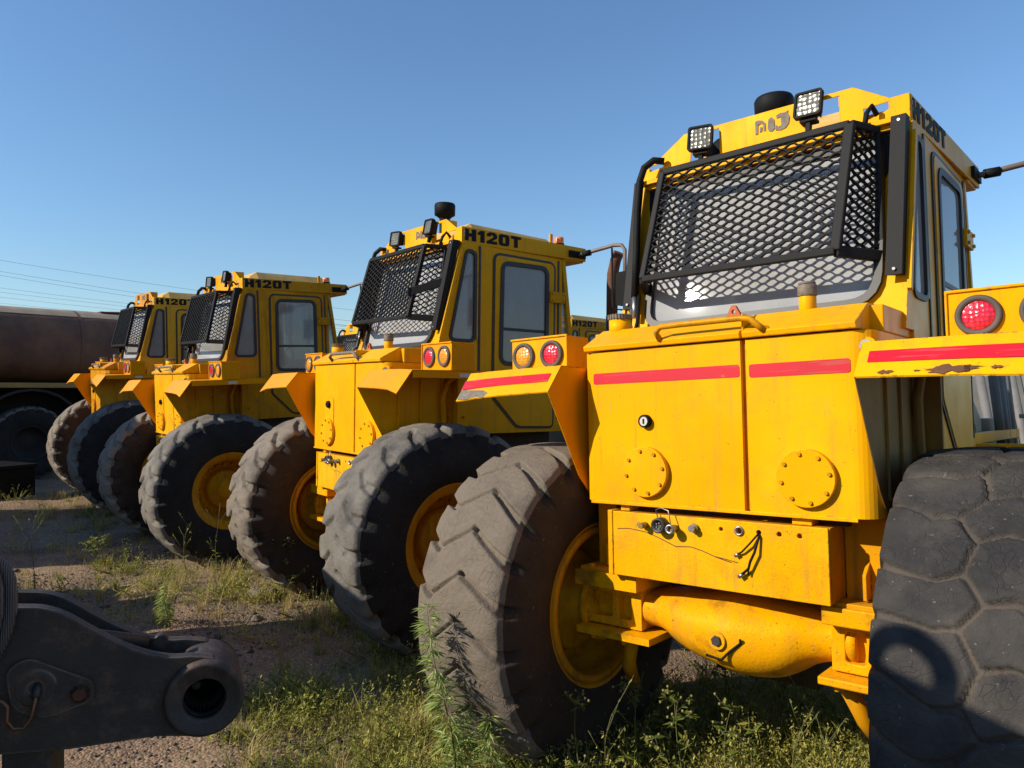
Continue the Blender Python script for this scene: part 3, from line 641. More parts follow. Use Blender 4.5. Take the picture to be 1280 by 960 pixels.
    cab.box(-.698, .698, .62, 1.77, 1.30, 1.34); cab.box(-.70, .70, 1.775, 1.79, 1.30, 1.95)
    cab.box(-.66, .66, rear_y(2.84) - .05, rear_y(2.84), 2.838, 2.862)
    for sx in (-1, 1):
        cab.bar((sx * .70, 1.92, 2.0), (sx * .70, 1.80, 2.87), .04, .04)
        cab.bar((sx * .725, rear_y(2.07) - .0, 2.07), (sx * .725, rear_y(2.82) + .0, 2.82), .018, .03)
    cab.build('cab', YELS, root, ZO, .004)
    b = MB()
    for sx in (-1, 1):
        b.add([(sx * .69, 1.80, 2.0), (sx * .69, 1.92, 2.0), (sx * .69, 1.79, 2.86)], [(0, 1, 2)]); 
    b.add([(-.69, 1.925, 1.95), (.69, 1.925, 1.95), (.69, 1.795, 2.86), (-.69, 1.795, 2.86)], [(0, 1, 2, 3)])
    b.build('windscreen', GL_S, root, ZO, fix=False)
    b = MB(); b.plate(offset_poly(rw, .004), [], lambda a, z, d: Vector((a, rear_y(z) + d + .0264 * a - (z - 2.35) * .053, z)), .004, .008); rgl = b.build('rear_window', GL_R, root, ZO)
    b = MB(); b.plate(offset_poly(rw, .022), [offset_poly(rw, -.014)], FR, -.030, .03); b.build('gasket', GASK, rgl, ZO)
    for sx in (-1, 1):
        b = MB(); b.plate(offset_poly(sw, .003), [], SX, sx * .704, sx * .709); g = b.build('side_window', GL_S, root, ZO)
        b = MB(); b.plate(offset_poly(sw, .020), [offset_poly(sw, -.008)], SX, sx * .703, sx * .724); b.build('gasket', GASK, g, ZO)
        b = MB(); b.plate(offset_poly(door, -.012), [offset_poly(dw, .005)], SX, sx * .712, sx * .728); dr = b.build('door', YELS, root, ZO, .003)
        b = MB(); b.plate(offset_poly(door, .010), [offset_poly(door, -.013)], SX, sx * .712, sx * .723)
        b.plate(offset_poly(dw, .022), [offset_poly(dw, -.016)], SX, sx * .715, sx * .736)
        b.box(min(sx * .714, sx * .722), max(sx * .714, sx * .722), .852, .872, 1.80, 2.86); b.box(min(sx * .714, sx * .722), max(sx * .714, sx * .722), 1.735, 1.75, 1.40, 2.84)
        b.build('door_seal', GASK, dr, ZO)
        b = MB(); b.plate(offset_poly(dw, .0), [], SX, sx * .718, sx * .723); b.build('door_window', GL_S, dr, ZO)
        b = MB(); b.box(min(sx * .722, sx * .727), max(sx * .722, sx * .727), 1.10, 1.585, 2.17, 2.195); b.build('window_bar', GASK, dr, ZO)
        b = MB(); b.box(min(sx * .728, sx * .750), max(sx * .728, sx * .750), 1.63, 1.80, 2.45, 2.55)
        for k in range(4): b.cyl((sx * .750, 1.65 if k % 2 else 1.78, 2.47 + .06 * (k // 2)), (sx, 0, 0), .012, .012, 6)
        b.build('hinge', YELS, dr, ZO, .004)
    # interior
    b = MB(); b.box(-.26, .26, .95, 1.38, 1.62, 1.78); b.box(-.24, .24, .84, .97, 1.72, 2.36, 0, Matrix.Translation((0, 0, 0))); b.box(-.14, .14, .86, .94, 2.36, 2.52); b.box(-.20, .20, .95, 1.3, 1.34, 1.62, 1)
    b.build('seat', [SEATM, INTER], root, ZO, .03)
    b = MB(); b.box(-.60, .60, 1.60, 1.77, 1.34, 2.02); b.tube([(0, 1.62, 1.9), (0, 1.45, 2.12)], .035, 10)
    b.lathe((0, 1.44, 2.13), (0, -.7, 1), [(0, .19), (.012, .205), (.024, .19), (.012, .178), (0, .19)], 28)
    b.build('dashboard', INTER, root, ZO, .02)
    # ---- roof
    b = MB(); b.box(-.70, .70, .78, 2.0, 2.876, 2.99)
    b.build('roof', YELS, root, ZO, .006)
    b = MB()
    for sx in (-1, 1):
        b.loft([[Vector((sx * .699, .692, 2.872)), Vector((sx * .711, .692, 2.872)), Vector((sx * .711, .692, 3.007)), Vector((sx * .699, .692, 3.007))], [Vector((sx * .735, 2.05, 2.862)), Vector((sx * .752, 2.05, 2.862)), Vector((sx * .752, 2.05, 2.985)), Vector((sx * .735, 2.05, 2.985))]], 0, False)
    b.box(-.74, .74, 2.035, 2.05, 2.865, 2.982); b.box(-.735, .735, 1.80, 2.036, 2.850, 2.868)
    b.box(-.698, .698, .70, .80, 2.872, 2.884)
    vis = b.build('visor', YELS, root, ZO, .004)
    b = MB(); z0 = 3.0
    b.loft([[Vector((x, y, z)) for x, z in ((-.5 * k, 2.985), (-.40 * k, t), (.40 * k, t), (.5 * k, 2.985))] for y, k, t in ((.88, 1, 3.06), (.98, 1, 3.125), (1.86, 1, 3.105), (1.98, .98, 3.02))], 0, False)
    b.build('roof_cap', paint('roof_yellow', (.62, .42, .16), (.55, .33, .09), dirt=(.2, .12, .06), dirt_amt=.3, rust_t=.68, rough=.6), root, ZO, .008)
    b = MB()
    o_ = [(-.705, 2.90), (-.52, 2.90), (.50, 2.886), (.708, 2.872), (.709, 3.007), (.625, 3.007), (.467, 3.107), (-.434, 3.122), (-.60, 3.018), (-.70, 3.016)]
    hol = [[(.235, 2.93), (.40, 2.93), (.40, 3.085), (.235, 3.087)], [(-.40, 2.955), (-.225, 2.955), (-.225, 3.098), (-.385, 3.10)], [(.51, 2.925), (.618, 2.955), (.618, 2.99), (.51, 2.985)], [(-.66, 2.96), (-.57, 2.97), (-.57, 2.995), (-.66, 2.99)]]
    b.plate(o_, hol, F3, .684, .690)
    b.box(-.425, -.36, .69, .80, 3.03, 3.118); b.box(.395, .465, .69, .80, 3.03, 3.105)
    for xx in (-.222, .230): b.box(xx - .004, xx + .004, .69, .74, 2.93, 3.09)
    b.box(-.70, .70, .60, .686, 2.876, 2.884); b.bar((-.69, .615, 2.87), (.69, .615, 2.87), .03, .02)
    beam = b.build('lamp_beam', YEL, root, ZO, .003)
    # worn remains of the badge
    b = MB()
    badge = [[(-.021, 3.005), (-.021, 3.075), (-.004, 3.078), (.020, 3.070), (.034, 3.052), (.034, 3.012), (.022, 3.014), (.022, 3.046), (.008, 3.058), (-.006, 3.050), (-.008, 3.006)], [(.002, 3.012), (.014, 3.014), (.016, 3.036), (.004, 3.040)], [(.044, 3.020), (.052, 3.004), (.068, 3.0), (.082, 3.012), (.080, 3.060), (.066, 3.076), (.050, 3.068), (.047, 3.045)],
             [(.086, 3.0), (.112, 2.994), (.138, 3.0), (.154, 3.018), (.160, 3.05), (.150, 3.074), (.153, 3.086), (.136, 3.080), (.112, 3.084), (.090, 3.076), (.094, 3.06), (.112, 3.064), (.116, 3.02), (.100, 3.016), (.088, 3.03)]]
    for pl in badge: b.prism(pl, F3, .680, .685)
    b.build('worn_badge', RUSTP, beam, ZO)
    # side lettering
    ang = math.atan2(.752 - .711, 2.05 - .692)
    for sx in (-1, 1):
        Mx = Matrix(((0, 0, sx, 0), (sx, 0, 0, 0), (0, 1, 0, 0), (0, 0, 0, 1)))
        y0 = .712 if sx > 0 else 1.32
        T = Matrix.Translation((sx * (.7112 + (y0 - .692) * (.041 / 1.358) + (.0 if sx > 0 else .0)) + sx * .001, y0, 2.893 + .28)) @ Matrix.Rotation(-ang * sx * (1 if sx > 0 else 1), 4, 'Z') @ Mx
        text_obj('H120T', .098, 'lettering', INK, vis, T @ Matrix.Diagonal((1.32, 1, 1, 1)))
        b = MB()
        for k in range(9):
            yy = .712 + .012 * (k % 3) + .006 * math.sin(k * 4); zz_ = 2.895 + .030 * (k // 3); b.box(.7135, .7145, yy, yy + .008, zz_, zz_ + .022)
        if sx > 0: b.build('torn_decal', WHT, vis, ZO)
    # beacon + post
    b = MB(); b.cyl((.645, 1.81, 2.985), (0, 0, 1), .05, .03, 20, 1); b.lathe((.645, 1.81, 3.015), (0, 0, 1), [(0, .045), (.05, .044), (.06, .038), (.062, 0)], 24, 0)
    b.build('beacon', [AMB_B, BLK], root, ZO)
    b = MB(); b.box(.64, .66, 1.69, 1.72, 2.985, 3.09); b.build('bracket_post', YELS, root, ZO)
    # mirrors
    for sx in (-1, 1):
        b = MB()
        b.box(min(sx * .735, sx * .765), max(sx * .735, sx * .765), 1.84, 2.04, 2.885, 2.945, 0)
        b.tube([(sx * .76, 1.96, 2.915), (sx * .90, 2.03, 2.945), (sx * 1.08, 2.08, 2.972), (sx * 1.16, 2.10, 2.965), (sx * 1.20, 2.10, 2.92), (sx * 1.205, 2.10, 2.35)], .017, 10, 1)
        b.tube([(sx * 1.06, 2.08, 2.95), (sx * 1.075, 2.08, 2.40), (sx * 1.20, 2.10, 2.38)], .009, 8, 0)
        b.tube([(sx * .79, 1.97, 2.92), (sx * .86, 2.01, 2.93)], .028, 10, 0)
        mr = b.build('mirror_arm', [BLK, plain('weathered_tube', (.20, .14, .11), .6, .3)], root, ZO)
        b = MB(); b.prism(rrect([(1.13, 2.42), (1.30, 2.42), (1.30, 2.72), (1.13, 2.72)], .03), lambda a, z, d: Vector((sx * a, d, z)), 2.06, 2.12); b.build('mirror', BLK, mr, ZO, .01)
    # ---- rear screen guard
    ft = [(-.439, .452, 2.848), (.517, .447, 2.842)]; fb = [(-.492, .305, 2.258), (.475, .318, 2.250)]
    st = [(-.555, .61, 2.848), (.588, .61, 2.838)]; sb = [(-.60, .52, 2.24), (.612, .515, 2.235)]
    b = MB(); wd = .034
    for a, c in ((ft[0], ft[1]), (fb[0], fb[1])): b.bar(a, c, wd, wd)
    for a, c in ((ft[0], fb[0]), (ft[1], fb[1])): b.bar(a, c, .045 if a is ft[1] else wd, wd, (0, -1, 0))
    for i in (0, 1):
        b.bar(ft[i], st[i], wd, wd); b.bar(fb[i], sb[i], wd, .05); b.bar(st[i], sb[i], wd * .7, wd, (0, -1, 0))
    gd = b.build('window_guard', GRD, root, ZO, .006)
    if not first:
        b = MB(); b.bar((.478, .335, 2.452), (.50, .33, 2.45), .05, .07); b.bar((.49, .33, 2.452), (.72, .62, 2.57), .02, .065); b.build('guard_bracket', GRD, gd, ZO, .004)
    def mesh_panel(b, p00, p10, p01, p11, cw=.090, ch=.043, th=.0074):
        p00, p10, p01, p11 = map(Vector, (p00, p10, p01, p11))
        wlen = (p10 - p00).length; hlen = (p01 - p00).length; nc = max(1, round(wlen / cw)); nr = max(2, round(hlen / (ch / 2)))
        nrm = (p10 - p00).cross(p01 - p00).normalized()
        def pt(s, t): return p00 * (1 - s) * (1 - t) + p10 * s * (1 - t) + p01 * (1 - s) * t + p11 * s * t
        for j in range(nr):
            line = []
            for i in range(nc * 2 + 1):
                dz = (.5 if (i + j) % 2 == 0 else -.5) * .92 / nr
                for e in (-.2, .2):
                    s = (i + e) / (nc * 2)
                    if 0 <= s <= 1: line.append(pt(s, min(1, max(0, (j + .5) / nr + dz))))
            for a, c in zip(line, line[1:]): b.bar(a, c, th * 1.0, th * 1.7, nrm)
    b = MB(); mesh_panel(b, fb[0], fb[1], ft[0], ft[1]); b.build('expanded_mesh', BLK, gd, ZO)
    for i in (0, 1):
        b = MB(); mesh_panel(b, fb[i], sb[i], ft[i], st[i], .085); b.build('expanded_mesh', BLK, gd, ZO)
    # black corner plates, each with its arm
    for sx in (-1, 1):
        b = MB()
        tq = [(.647, .598, 2.885), (.711, .598, 2.885), (.711, .665, 2.885), (.695, .665, 2.885)]; bq = [(.638, .438, 2.135), (.706, .438, 2.135), (.706, .49, 2.135), (.690, .49, 2.135)]
        b.prism([(.640, 0), (.711, 0)] + [], TOP, 0, 0) if False else None
        b.loft([[Vector((sx * x, y, z)) for x, y, z in r] for r in (bq, tq)], 0, False)
        b.loft([[Vector((sx * .60, .56, 2.24)), Vector((sx * .64, .60, 2.24)), Vector((sx * .65, .665, 2.87)), Vector((sx * .57, .64, 2.87))], [Vector((sx * .60, .563, 2.24)), Vector((sx * .64, .603, 2.24)), Vector((sx * .65, .668, 2.87)), Vector((sx * .57, .643, 2.87))]], 0, False)
        b.cyl((sx * .68, .60, 2.86), (0, -1, 0), .008, .01, 6, 1); b.cyl((sx * .675, .442, 2.16), (0, -1, 0), .008, .01, 6, 1)
        b.build('corner_plate', [GRD, STEEL], root, ZO, .003)
    # hoses down the left corner
    b = MB()
    b.tube([(-.55, .66, 2.99), (-.60, .63, 3.0), (-.645, .60, 2.96), (-.665, .58, 2.88), (-.660, .54, 2.70), (-.648, .50, 2.45), (-.635, .45, 2.20)], .020, 10)
    b.tube([(-.635, .45, 2.20), (-.625, .43, 2.08)], .014, 8, 1); b.tube([(-.655, .46, 2.16), (-.65, .42, 2.05), (-.60, .35, 2.02)], .012, 8, 1); b.tube([(-.60, .44, 2.20), (-.59, .40, 2.05), (-.58, .36, 2.0)], .010, 8, 0)
    b.build('hose', [BLK, STEEL], root, ZO); b = MB()
    b.tube([(.575, .66, 2.93), (.56, .63, 2.97), (.545, .60, 2.93), (.54, .58, 2.86)], .012, 8)
    b.build('hose', [BLK, STEEL], root, ZO)
    # work lamps
    for (cx, cz, yaw, tilt) in ((-.312, 3.050, .18, -.10), (.272, 3.062, -.02, -.16)):
        M = Matrix.Translation((cx, .645, cz)) @ Matrix.Rotation(yaw, 4, 'Z') @ Matrix.Rotation(tilt, 4, 'X') @ Matrix.Rotation(.05, 4, 'Y')
        b = MB(); q = rrect([(-.068, -.068), (.068, -.068), (.068, .068), (-.068, .068)], .018); q2 = rrect([(-.050, -.050), (.050, -.050), (.050, .050), (-.050, .050)], .014)
        b.plate(q, [rrect([(-.057, -.057), (.057, -.057), (.057, .057), (-.057, .057)], .012)], lambda a, c, d: M @ Vector((a, d, c)), -.028, .0)
        b.loft([[M @ Vector((a, 0, c)) for a, c in q], [M @ Vector((a, .035, c)) for a, c in q2]], 0, False)
        for k in range(6): b.box(-.05 + k * .018, -.045 + k * .018, .02, .05, -.05, .05, 0, M)
        b.box(-.01, .01, .0, .03, -.13, -.06, 0, M); b.box(-.04, .04, -.01, .04, -.085, -.072, 0, M)
        wl = b.build('work_lamp', BLK, beam, ZO, .003); 
        b = MB(); b.plate(rrect([(-.057, -.057), (.057, -.057), (.057, .057), (-.057, .057)], .012), [], lambda a, c, d: M @ Vector((a, d, c)), -.020, -.012, 0); b.build('lens', CLR_L, wl, ZO)
    # air pre-cleaner
    b = MB(); zp, kp = (3.17, 1.0) if first else (3.245, .92); b.cyl((-.044, 1.0, 2.98), (0, 0, 1), .05, zp - 2.97, 24); b.lathe((-.044, 1.0, zp), (0, 0, 1), [(0, .05 * kp), (.03, .09 * kp), (.035, .104 * kp), (.125, .106 * kp), (.14, .098 * kp), (.145, 0)], 36)
    b.lathe((-.30, .95, 2.98), (0, 0, 1), [(0, .13), (.10, .12), (.145, .07), (.155, 0)], 28)
    b.build('air_precleaner', BLK, root, ZO)
    return root

def place(o, key):
    M, t = pose_matrix(POSES[key]); o.rotation_mode = 'XYZ'; o.location = t; o.rotation_euler = M.to_euler()
    return o
def prune(root, names):
    kill = []
    def walk(o, on):
        on = on or o.name.split('.')[0] in names
        if on: kill.append(o)
        for c in o.children: walk(c, on)
    walk(root, False)
    for o in reversed(kill): bpy.data.objects.remove(o)
GRP = 'yellow haulage tractors parked in rows'
t1 = place(build_tractor(True), 'first')
tag(t1, 'nearest yellow haulage tractor, red reflective tape across its tail, seen square from behind', 'tractor', GRP)
t2 = place(build_tractor(False), 'second')
tag(t2, 'yellow tractor just left of the red-taped one, black air cleaner on its cab roof', 'tractor', GRP)
LBL = {'third': 'third yellow tractor from the front, no air cleaner on its roof, two work lamps',
       'fourth': 'leftmost yellow tractor, beside the rusty tanker, no work lamps on its roof',
       'fifth': 'distant yellow tractor cab showing behind the gap between the two nearest tractors',
       'sixth': 'distant tractor whose roof just shows left of the second tractor'}
for key in ('third', 'fourth', 'fifth', 'sixth'):
    c = place(copy_tree(t2), key); tag(c, LBL[key], 'tractor', GRP)
    sub = {'third': YELS3, 'fourth': YELS4, 'fifth': YELS3, 'sixth': YELS3}[key]
    for o in c.children_recursive:
        if o.type != 'MESH': continue
        for sl in o.material_slots:
            if sl.material == YELS: sl.link = 'OBJECT'; sl.material = sub
            elif sl.material == YEL and key in ('third', 'fourth'): sl.link = 'OBJECT'; sl.material = YELB if key == 'third' else YELD
    if key in ('fourth', 'fifth', 'sixth'): prune(c, {'work_lamp'})
    prune(c, {'air_precleaner', 'guard_bracket'})
# SCENE-TAIL
# ------------------------------------------------------------------ tanker behind the row
def build_tanker():
    root = empty('tanker_truck', (-17.3, 0, .12))
    tank_m = None
    t = NT('rusty_tank'); v = t.coord(False); vz = t.coord(False, (1.2, .7, .3))
    c = t.mix(t.ramp(t.noise(v, 1.6, 7, .65), .35, .7), (.20, .088, .045), (.085, .040, .026))
    c = t.mix(t.mul(t.ramp(t.noise(vz, 3, 6, .7), .55, .75), .6), c, (.20, .12, .075)); t.bump(t.noise(v, 5, 6), .3, .02)
    tank_m = t.set(Base_Color=c, Roughness=.75)
    b = MB(); prof = []
    for k in range(40):
        a = 2 * math.pi * k / 40; ca, sa = math.cos(a), math.sin(a)
        prof.append((1.30 * math.copysign(abs(ca) ** .62, ca), 2.78 + .82 * math.copysign(abs(sa) ** .80, sa)))
    rings = []
    for y, k in ((-5.6, .55), (-5.55, .85), (-5.4, .97), (-5.2, 1), (-2.6, 1), (.1, 1), (2.8, 1), (5.2, 1), (5.4, .97), (5.55, .85), (5.6, .55)):
        rings.append([Vector((x * k, y, 2.78 + (z - 2.78) * k)) for x, z in prof])
    b.loft(rings); b.build('tank', tank_m, root)
    b = MB()
    for y in (-2.6, .1, 2.8): b.loft([[Vector((x * 1.008, y + dy, 2.78 + (z - 2.78) * 1.008)) for x, z in prof] for dy in (-.03, .03)], 0, True, False)
    b.build('weld_band', tank_m, root)
    b = MB(); arcp = [(x * 1.006, 2.78 + (z - 2.78) * 1.006) for x, z in prof if z > 3.40]; arcp.sort(); b.loft([[Vector((x, y, z)) for x, z in arcp] for y in (-5.1, 0, 5.1)], 0, True, False, False); b.build('top_strip', plain('pale_tan_strip', (.34, .26, .18), .8, 0, .4, 3), root, fix=False)  # pale tan strip laid over the upper curve of the tank
    dark = plain('grimy_chassis', (.028, .023, .020), .8, 0, .5, 3)
    b = MB(); b.box(-1.25, 1.32, -5.4, 5.4, 1.86, 1.97); b.build('side_rail', plain('ochre_rail', (.40, .24, .06), .6), root, bevel=.02)
    b = MB(); b.box(-.6, .6, -5.4, 5.6, .85, 1.86); b.box(.6, 1.22, 2.9, 5.0, .9, 1.84); b.box(.6, 1.24, -1.8, .75, .95, 1.84); b.box(-1.22, -.6, -1.8, 5, .95, 1.84); b.build('chassis', dark, root, bevel=.03)
    for y in (1.85, -3.3):
        b = MB(); b.loft([[Vector((x, y + r * math.cos(a), .82 + r * math.sin(a))) for x, r in ((.62, .98), (1.30, .98), (1.30, 1.03), (.62, 1.03))] for a in [math.pi * k / 12 for k in range(13)]], 0, False)
        b.build('mudguard', dark, root)
        for x in (1.0, -1.0):
            wh = empty('wheel', (x, y, .72), root); wh.scale = (.9, .9, .9)
            tt = bpy.data.objects.new('tyre', ME_D); COL.objects.link(tt); tt.parent = wh
            r = MB(); r.lathe((0, 0, 0), (1 if x > 0 else -1, 0, 0), [(.24, .42), (.26, .40), (.22, .36), (.10, .33), (.06, .2), (.10, .1), (.10, 0)], 32); r.build('rim', dark, wh)
    for y, wd_ in ((-.5, .9), (3.9, .7)):
        b = MB(); b.lathe((.25, y, 3.55), (0, 0, 1), [(0, .42), (.06, .42), (.08, .36), (.09, 0)], 28); b.box(-.5, .75, y - wd_ * .8, y + wd_ * .8, 3.57, 3.595); b.build('hatch', RUST, root)
    b = MB()
    for x in (1.25, .95): b.tube([(x, 4.9, 3.2), (x + .08, 4.95, 3.55), (x, 5.0, 3.6)], .02, 6)
    b.build('grab_rail', DSTEEL, root)
    b = MB(); b.cyl((1.05, -.3, .95), (0, 1, 0), .28, 1.2, 24); b.build('air_tank', plain('pale_tank', (.30, .22, .12), .6), root)
    return root
tag(build_tanker(), 'rust brown tanker with a long tank, parked beyond the leftmost tractor', 'tanker')

# ------------------------------------------------------------------ dark toolbox on the ground at the left
p = ground_at(-4, 622); r0 = empty('toolbox', p); r0.rotation_euler = (0, 0, .25)
b = MB(); b.box(-.55, .5, -.35, .35, 0, .50); b.box(-.58, .53, -.38, .38, .50, .56); b.box(-.5, -.3, -.37, -.35, .40, .53, 0); b.box(.25, .45, -.37, -.35, .40, .53); b.build('case', BLK, r0, bevel=.015)
b = MB(); b.tube([(-.12, -.36, .3), (-.12, -.42, .3), (.12, -.42, .3), (.12, -.36, .3)], .012, 8); b.build('handle', DSTEEL, r0)
tag(r0, 'black steel box standing on the grass at the left edge', 'box')

# ------------------------------------------------------------------ dark loader linkage in the foreground
def arm_mat():
    t = NT('grimy_dark_steel'); v = t.coord(False)
    c = t.mix(t.ramp(t.noise(v, 3.5, 8, .65), .3, .7), (.024, .020, .017), (.052, .041, .033))
    c = t.mix(t.mul(t.ramp(t.noise(v, 14, 8, .7), .52, .70), .8), c, (.13, .075, .048)); t.bump(t.noise(v, 26, 9, .7), .5, .008)
    bv = t.n('ShaderNodeBevel', samples=4); bv.inputs['Radius'].default_value = .012; ge = t.n('ShaderNodeNewGeometry'); dp = t.n('ShaderNodeVectorMath', operation='DOT_PRODUCT'); t.l(bv.outputs[0], dp.inputs[0]); t.l(ge.outputs['Normal'], dp.inputs[1])
    ed = t.ramp(dp.outputs['Value'], .86, .99, (1, 1, 1, 1), (0, 0, 0, 1)); c = t.mix(t.mul(ed, t.ramp(t.noise(v, 18, 5), .35, .6)), c, (.20, .145, .11))
    return t.set(Base_Color=c, Roughness=.62)
ARM = arm_mat()
DEP = 2.2
def build_arm():
    o0 = at(255, 865, DEP); root = empty('loader_linkage', (o0.x, o0.y, 0)); root.rotation_euler = (0, 0, YAW + .39)
    S = DEP / 926.44; ux = Vector((math.cos(YAW + .39), math.sin(YAW + .39), 0)); un = Vector((-ux.y, ux.x, 0))
    def L(px, py):
        d = at(px, py, 1.0) - CAM; t = (o0 - CAM).dot(un) / d.dot(un); q = CAM + d * t; return ((q - o0).dot(ux), q.z)
    FA = lambda a, c, d: Vector((a, d, c))
    up = [(-420, 700), (-200, 748), (-60, 753), (20, 756), (55, 757), (85, 766), (120, 785), (150, 800), (185, 813), (215, 818), (240, 817)]
    lo = [(240, 915), (200, 915), (150, 922), (90, 931), (0, 938), (-200, 946), (-420, 950)]
    def smooth(q, m=5):
        o_ = []
        for i in range(len(q) - 1):
            p0, p1, p2, p3 = [Vector(q[max(0, min(len(q) - 1, i + k))]) for k in (-1, 0, 1, 2)]
            for j in range(m):
                w = j / m; r_ = .5 * ((2 * p1) + (p2 - p0) * w + (2 * p0 - 5 * p1 + 4 * p2 - p3) * w * w + (3 * p1 - p0 - 3 * p2 + p3) * w ** 3); o_.append((r_.x, r_.y))
        return o_ + [q[-1]]
    up = smooth(up)
    arc = [(255 + 46 * math.cos(R_(a)), 866 - 49 * math.sin(R_(a))) for a in range(75, -100, -12)]
    poly = [L(*q) for q in up + arc + lo]
    c = L(257, 866); bore = [(c[0] + 47 * S * .512 * math.cos(k * math.pi / 16), c[1] + 47 * S * .512 * math.sin(k * math.pi / 16)) for k in range(32)]
    b = MB(); b.plate(poly, [bore], FA, -.02, .02); b.build('side_plate', ARM, root, bevel=.006)
    b = MB(); b.plate([(x - .02, z) for x, z in poly], [bore], FA, .15, .19); b.build('side_plate', ARM, root, bevel=.006)
    b = MB(); mid = [L(*q) for q in ((-420, 735), (-60, 785), (60, 790), (110, 812), (160, 835), (215, 840), (215, 900), (0, 925), (-420, 935))]; b.prism(mid, FA, .02, .15); b.build('web_plate', ARM, root)
    b = MB(); c = L(257, 866); cc = Vector((c[0], 0, c[1])); rr = 47 * S
    b.lathe(cc, (0, -1, 0), [(-.19, rr * .93), (.035, rr * .99), (.046, rr * .95), (.050, rr * .86), (.044, rr * .80), (.044, rr * .56), (.040, rr * .52), (-.10, rr * .50), (-.20, rr * .50), (-.20, rr * .93)], 48)
    b.build('pin_boss', ARM, root)
    b = MB(); b.lathe(cc, (0, -1, 0), [(.030, rr * .515), (-.15, rr * .50), (-.15, .0)], 32); b.cyl(cc + Vector((-.01, .10, .0)), (-.3, -1, .2), .012, .05, 10, 1); b.build('pin_bore', [plain('bore_shade', (.003, .003, .003), .9, 0, .1, 4, 0, .1), DSTEEL], root)  # lining and end disc pure black, the hole's shade put into the colour
    b = MB(); q = rrect([L(12, 832), L(40, 815), L(75, 828), L(122, 845), L(122, 868), L(60, 892), L(20, 880)], .03)
    b.prism(q, FA, -.034, -.018); k = L(50, 853); b.lathe((k[0], -.034, k[1]), (0, -1, 0), [(0, .050), (.006, .046), (.006, .022), (-.012, .020), (-.012, 0)], 28)
    b.build('lock_plate', ARM, root, bevel=.004)
    b = MB(); k = L(104, 860); b.cyl((k[0], -.03, k[1]), (0, -1, 0), .017, .016, 6); b.cyl((k[0], -.028, k[1]), (0, -1, 0), .026, .006, 20); b.build('bolt', RUST, root)
    b = MB(); pts = [(52, 850), (52, 862), (47, 885), (38, 898), (25, 899), (17, 890), (18, 872), (12, 866), (-10, 865), (-60, 860)]
    b.tube([(L(*q)[0], -.055 + (.03 if i == 0 else 0), L(*q)[1]) for i, q in enumerate(pts)], .0055, 8, 0); b.tube([(L(52, 846)[0], -.02, L(52, 846)[1]), (L(52, 862)[0], -.055, L(52, 862)[1])], .011, 8, 1)
    b.build('grease_pipe', [plain('copper_pipe', (.22, .11, .06), .45, .6), DSTEEL], root)
    b = MB(); x0, z0 = L(4, 930); x1, _ = L(66, 930); b.box(x0, x1, .0, .22, -.02, z0); b.box(x0 - .12, x1 + .12, -.15, .4, -.03, .02); b.build('stand_post', ARM, root, bevel=.008)
    b = MB(); k = L(205, 812); b.tube([(L(-60, 785)[0], .09, L(-60, 785)[1]), (L(185, 813)[0], .09, L(185, 813)[1])], .018, 10); b.cyl((k[0] - .01, .08, k[1]), (0, 1, 0), .02, .04, 12); b.build('link_rod', DSTEEL, root)
    t = NT('braided_hose'); v = t.n('ShaderNodeTexCoord').outputs['Object']; wv = t.n('ShaderNodeTexWave'); wv.inputs['Scale'].default_value = 60; wv.inputs['Distortion'].default_value = 1.5; t.l(v, wv.inputs['Vector'])
    c_ = t.mix(wv.outputs['Fac'], (.035, .034, .036), (.13, .125, .12)); t.bump(wv.outputs['Fac'], .7, .004); hm = t.set(Base_Color=c_, Roughness=.55)
    for off, rr_ in ((0, .017), (-13, .015)):
        b = MB(); pts = [(-70 + off, 760), (-60 + off, 718), (-34 + off, 697), (-4 + off, 695), (14 + off, 708), (20 + off, 732), (19 + off, 760), (10 + off, 792), (-6 + off, 820), (-30 + off, 850)]
        sm = []
        for i in range(len(pts) - 1):
            p0, p1, p2, p3 = [Vector(pts[max(0, min(len(pts) - 1, i + k))]) for k in (-1, 0, 1, 2)]
            for tt in (0, .25, .5, .75): sm.append(.5 * ((2 * p1) + (p2 - p0) * tt + (2 * p0 - 5 * p1 + 4 * p2 - p3) * tt * tt + (3 * p1 - p0 - 3 * p2 + p3) * tt ** 3))
        b.tube([(L(q.x, q.y)[0], -.05 + off * .002, L(q.x, q.y)[1]) for q in sm], rr_, 12); b.build('hose', hm, root)
    return root
tag(build_arm(), 'dark greasy steel linkage with hollow pin boss and looped hose, left foreground', 'loader linkage')

# ------------------------------------------------------------------ unseen stand-ins added left of the frame, shaped to throw the long shadows
TV = Vector((.505, .863, 0)); NV = Vector((-.863, .505, 0))
def PQ(p, q, z=0): return NV * p + TV * q + Vector((0, 0, z))
def block(b, p0, p1, q0, q1, z0, z1, mat=0):
    M = Matrix(((NV.x, TV.x, 0, 0), (NV.y, TV.y, 0, 0), (0, 0, 1, 0), (0, 0, 0, 1))); b.box(p0, p1, q0, q1, z0, z1, mat, M)
def shade_caster(name, label, cat, parts, wheels):
    c = PQ(*wheels[0]); root = empty(name)
    for nm, mt, boxes in parts:
        b = MB()
        for bx in boxes: block(b, *bx)
        b.build(nm, mt, root, bevel=.03)
    for p_, q_ in wheels:
        wh = empty('wheel', PQ(p_, q_, .85), root); wh.rotation_euler = (0, 0, math.atan2(NV.y, NV.x)); t_ = bpy.data.objects.new('tyre', ME_D); COL.objects.link(t_); t_.parent = wh
    return tag(root, label, cat)
OFFY = plain('faded_yellow', (.30, .17, .03), .6)
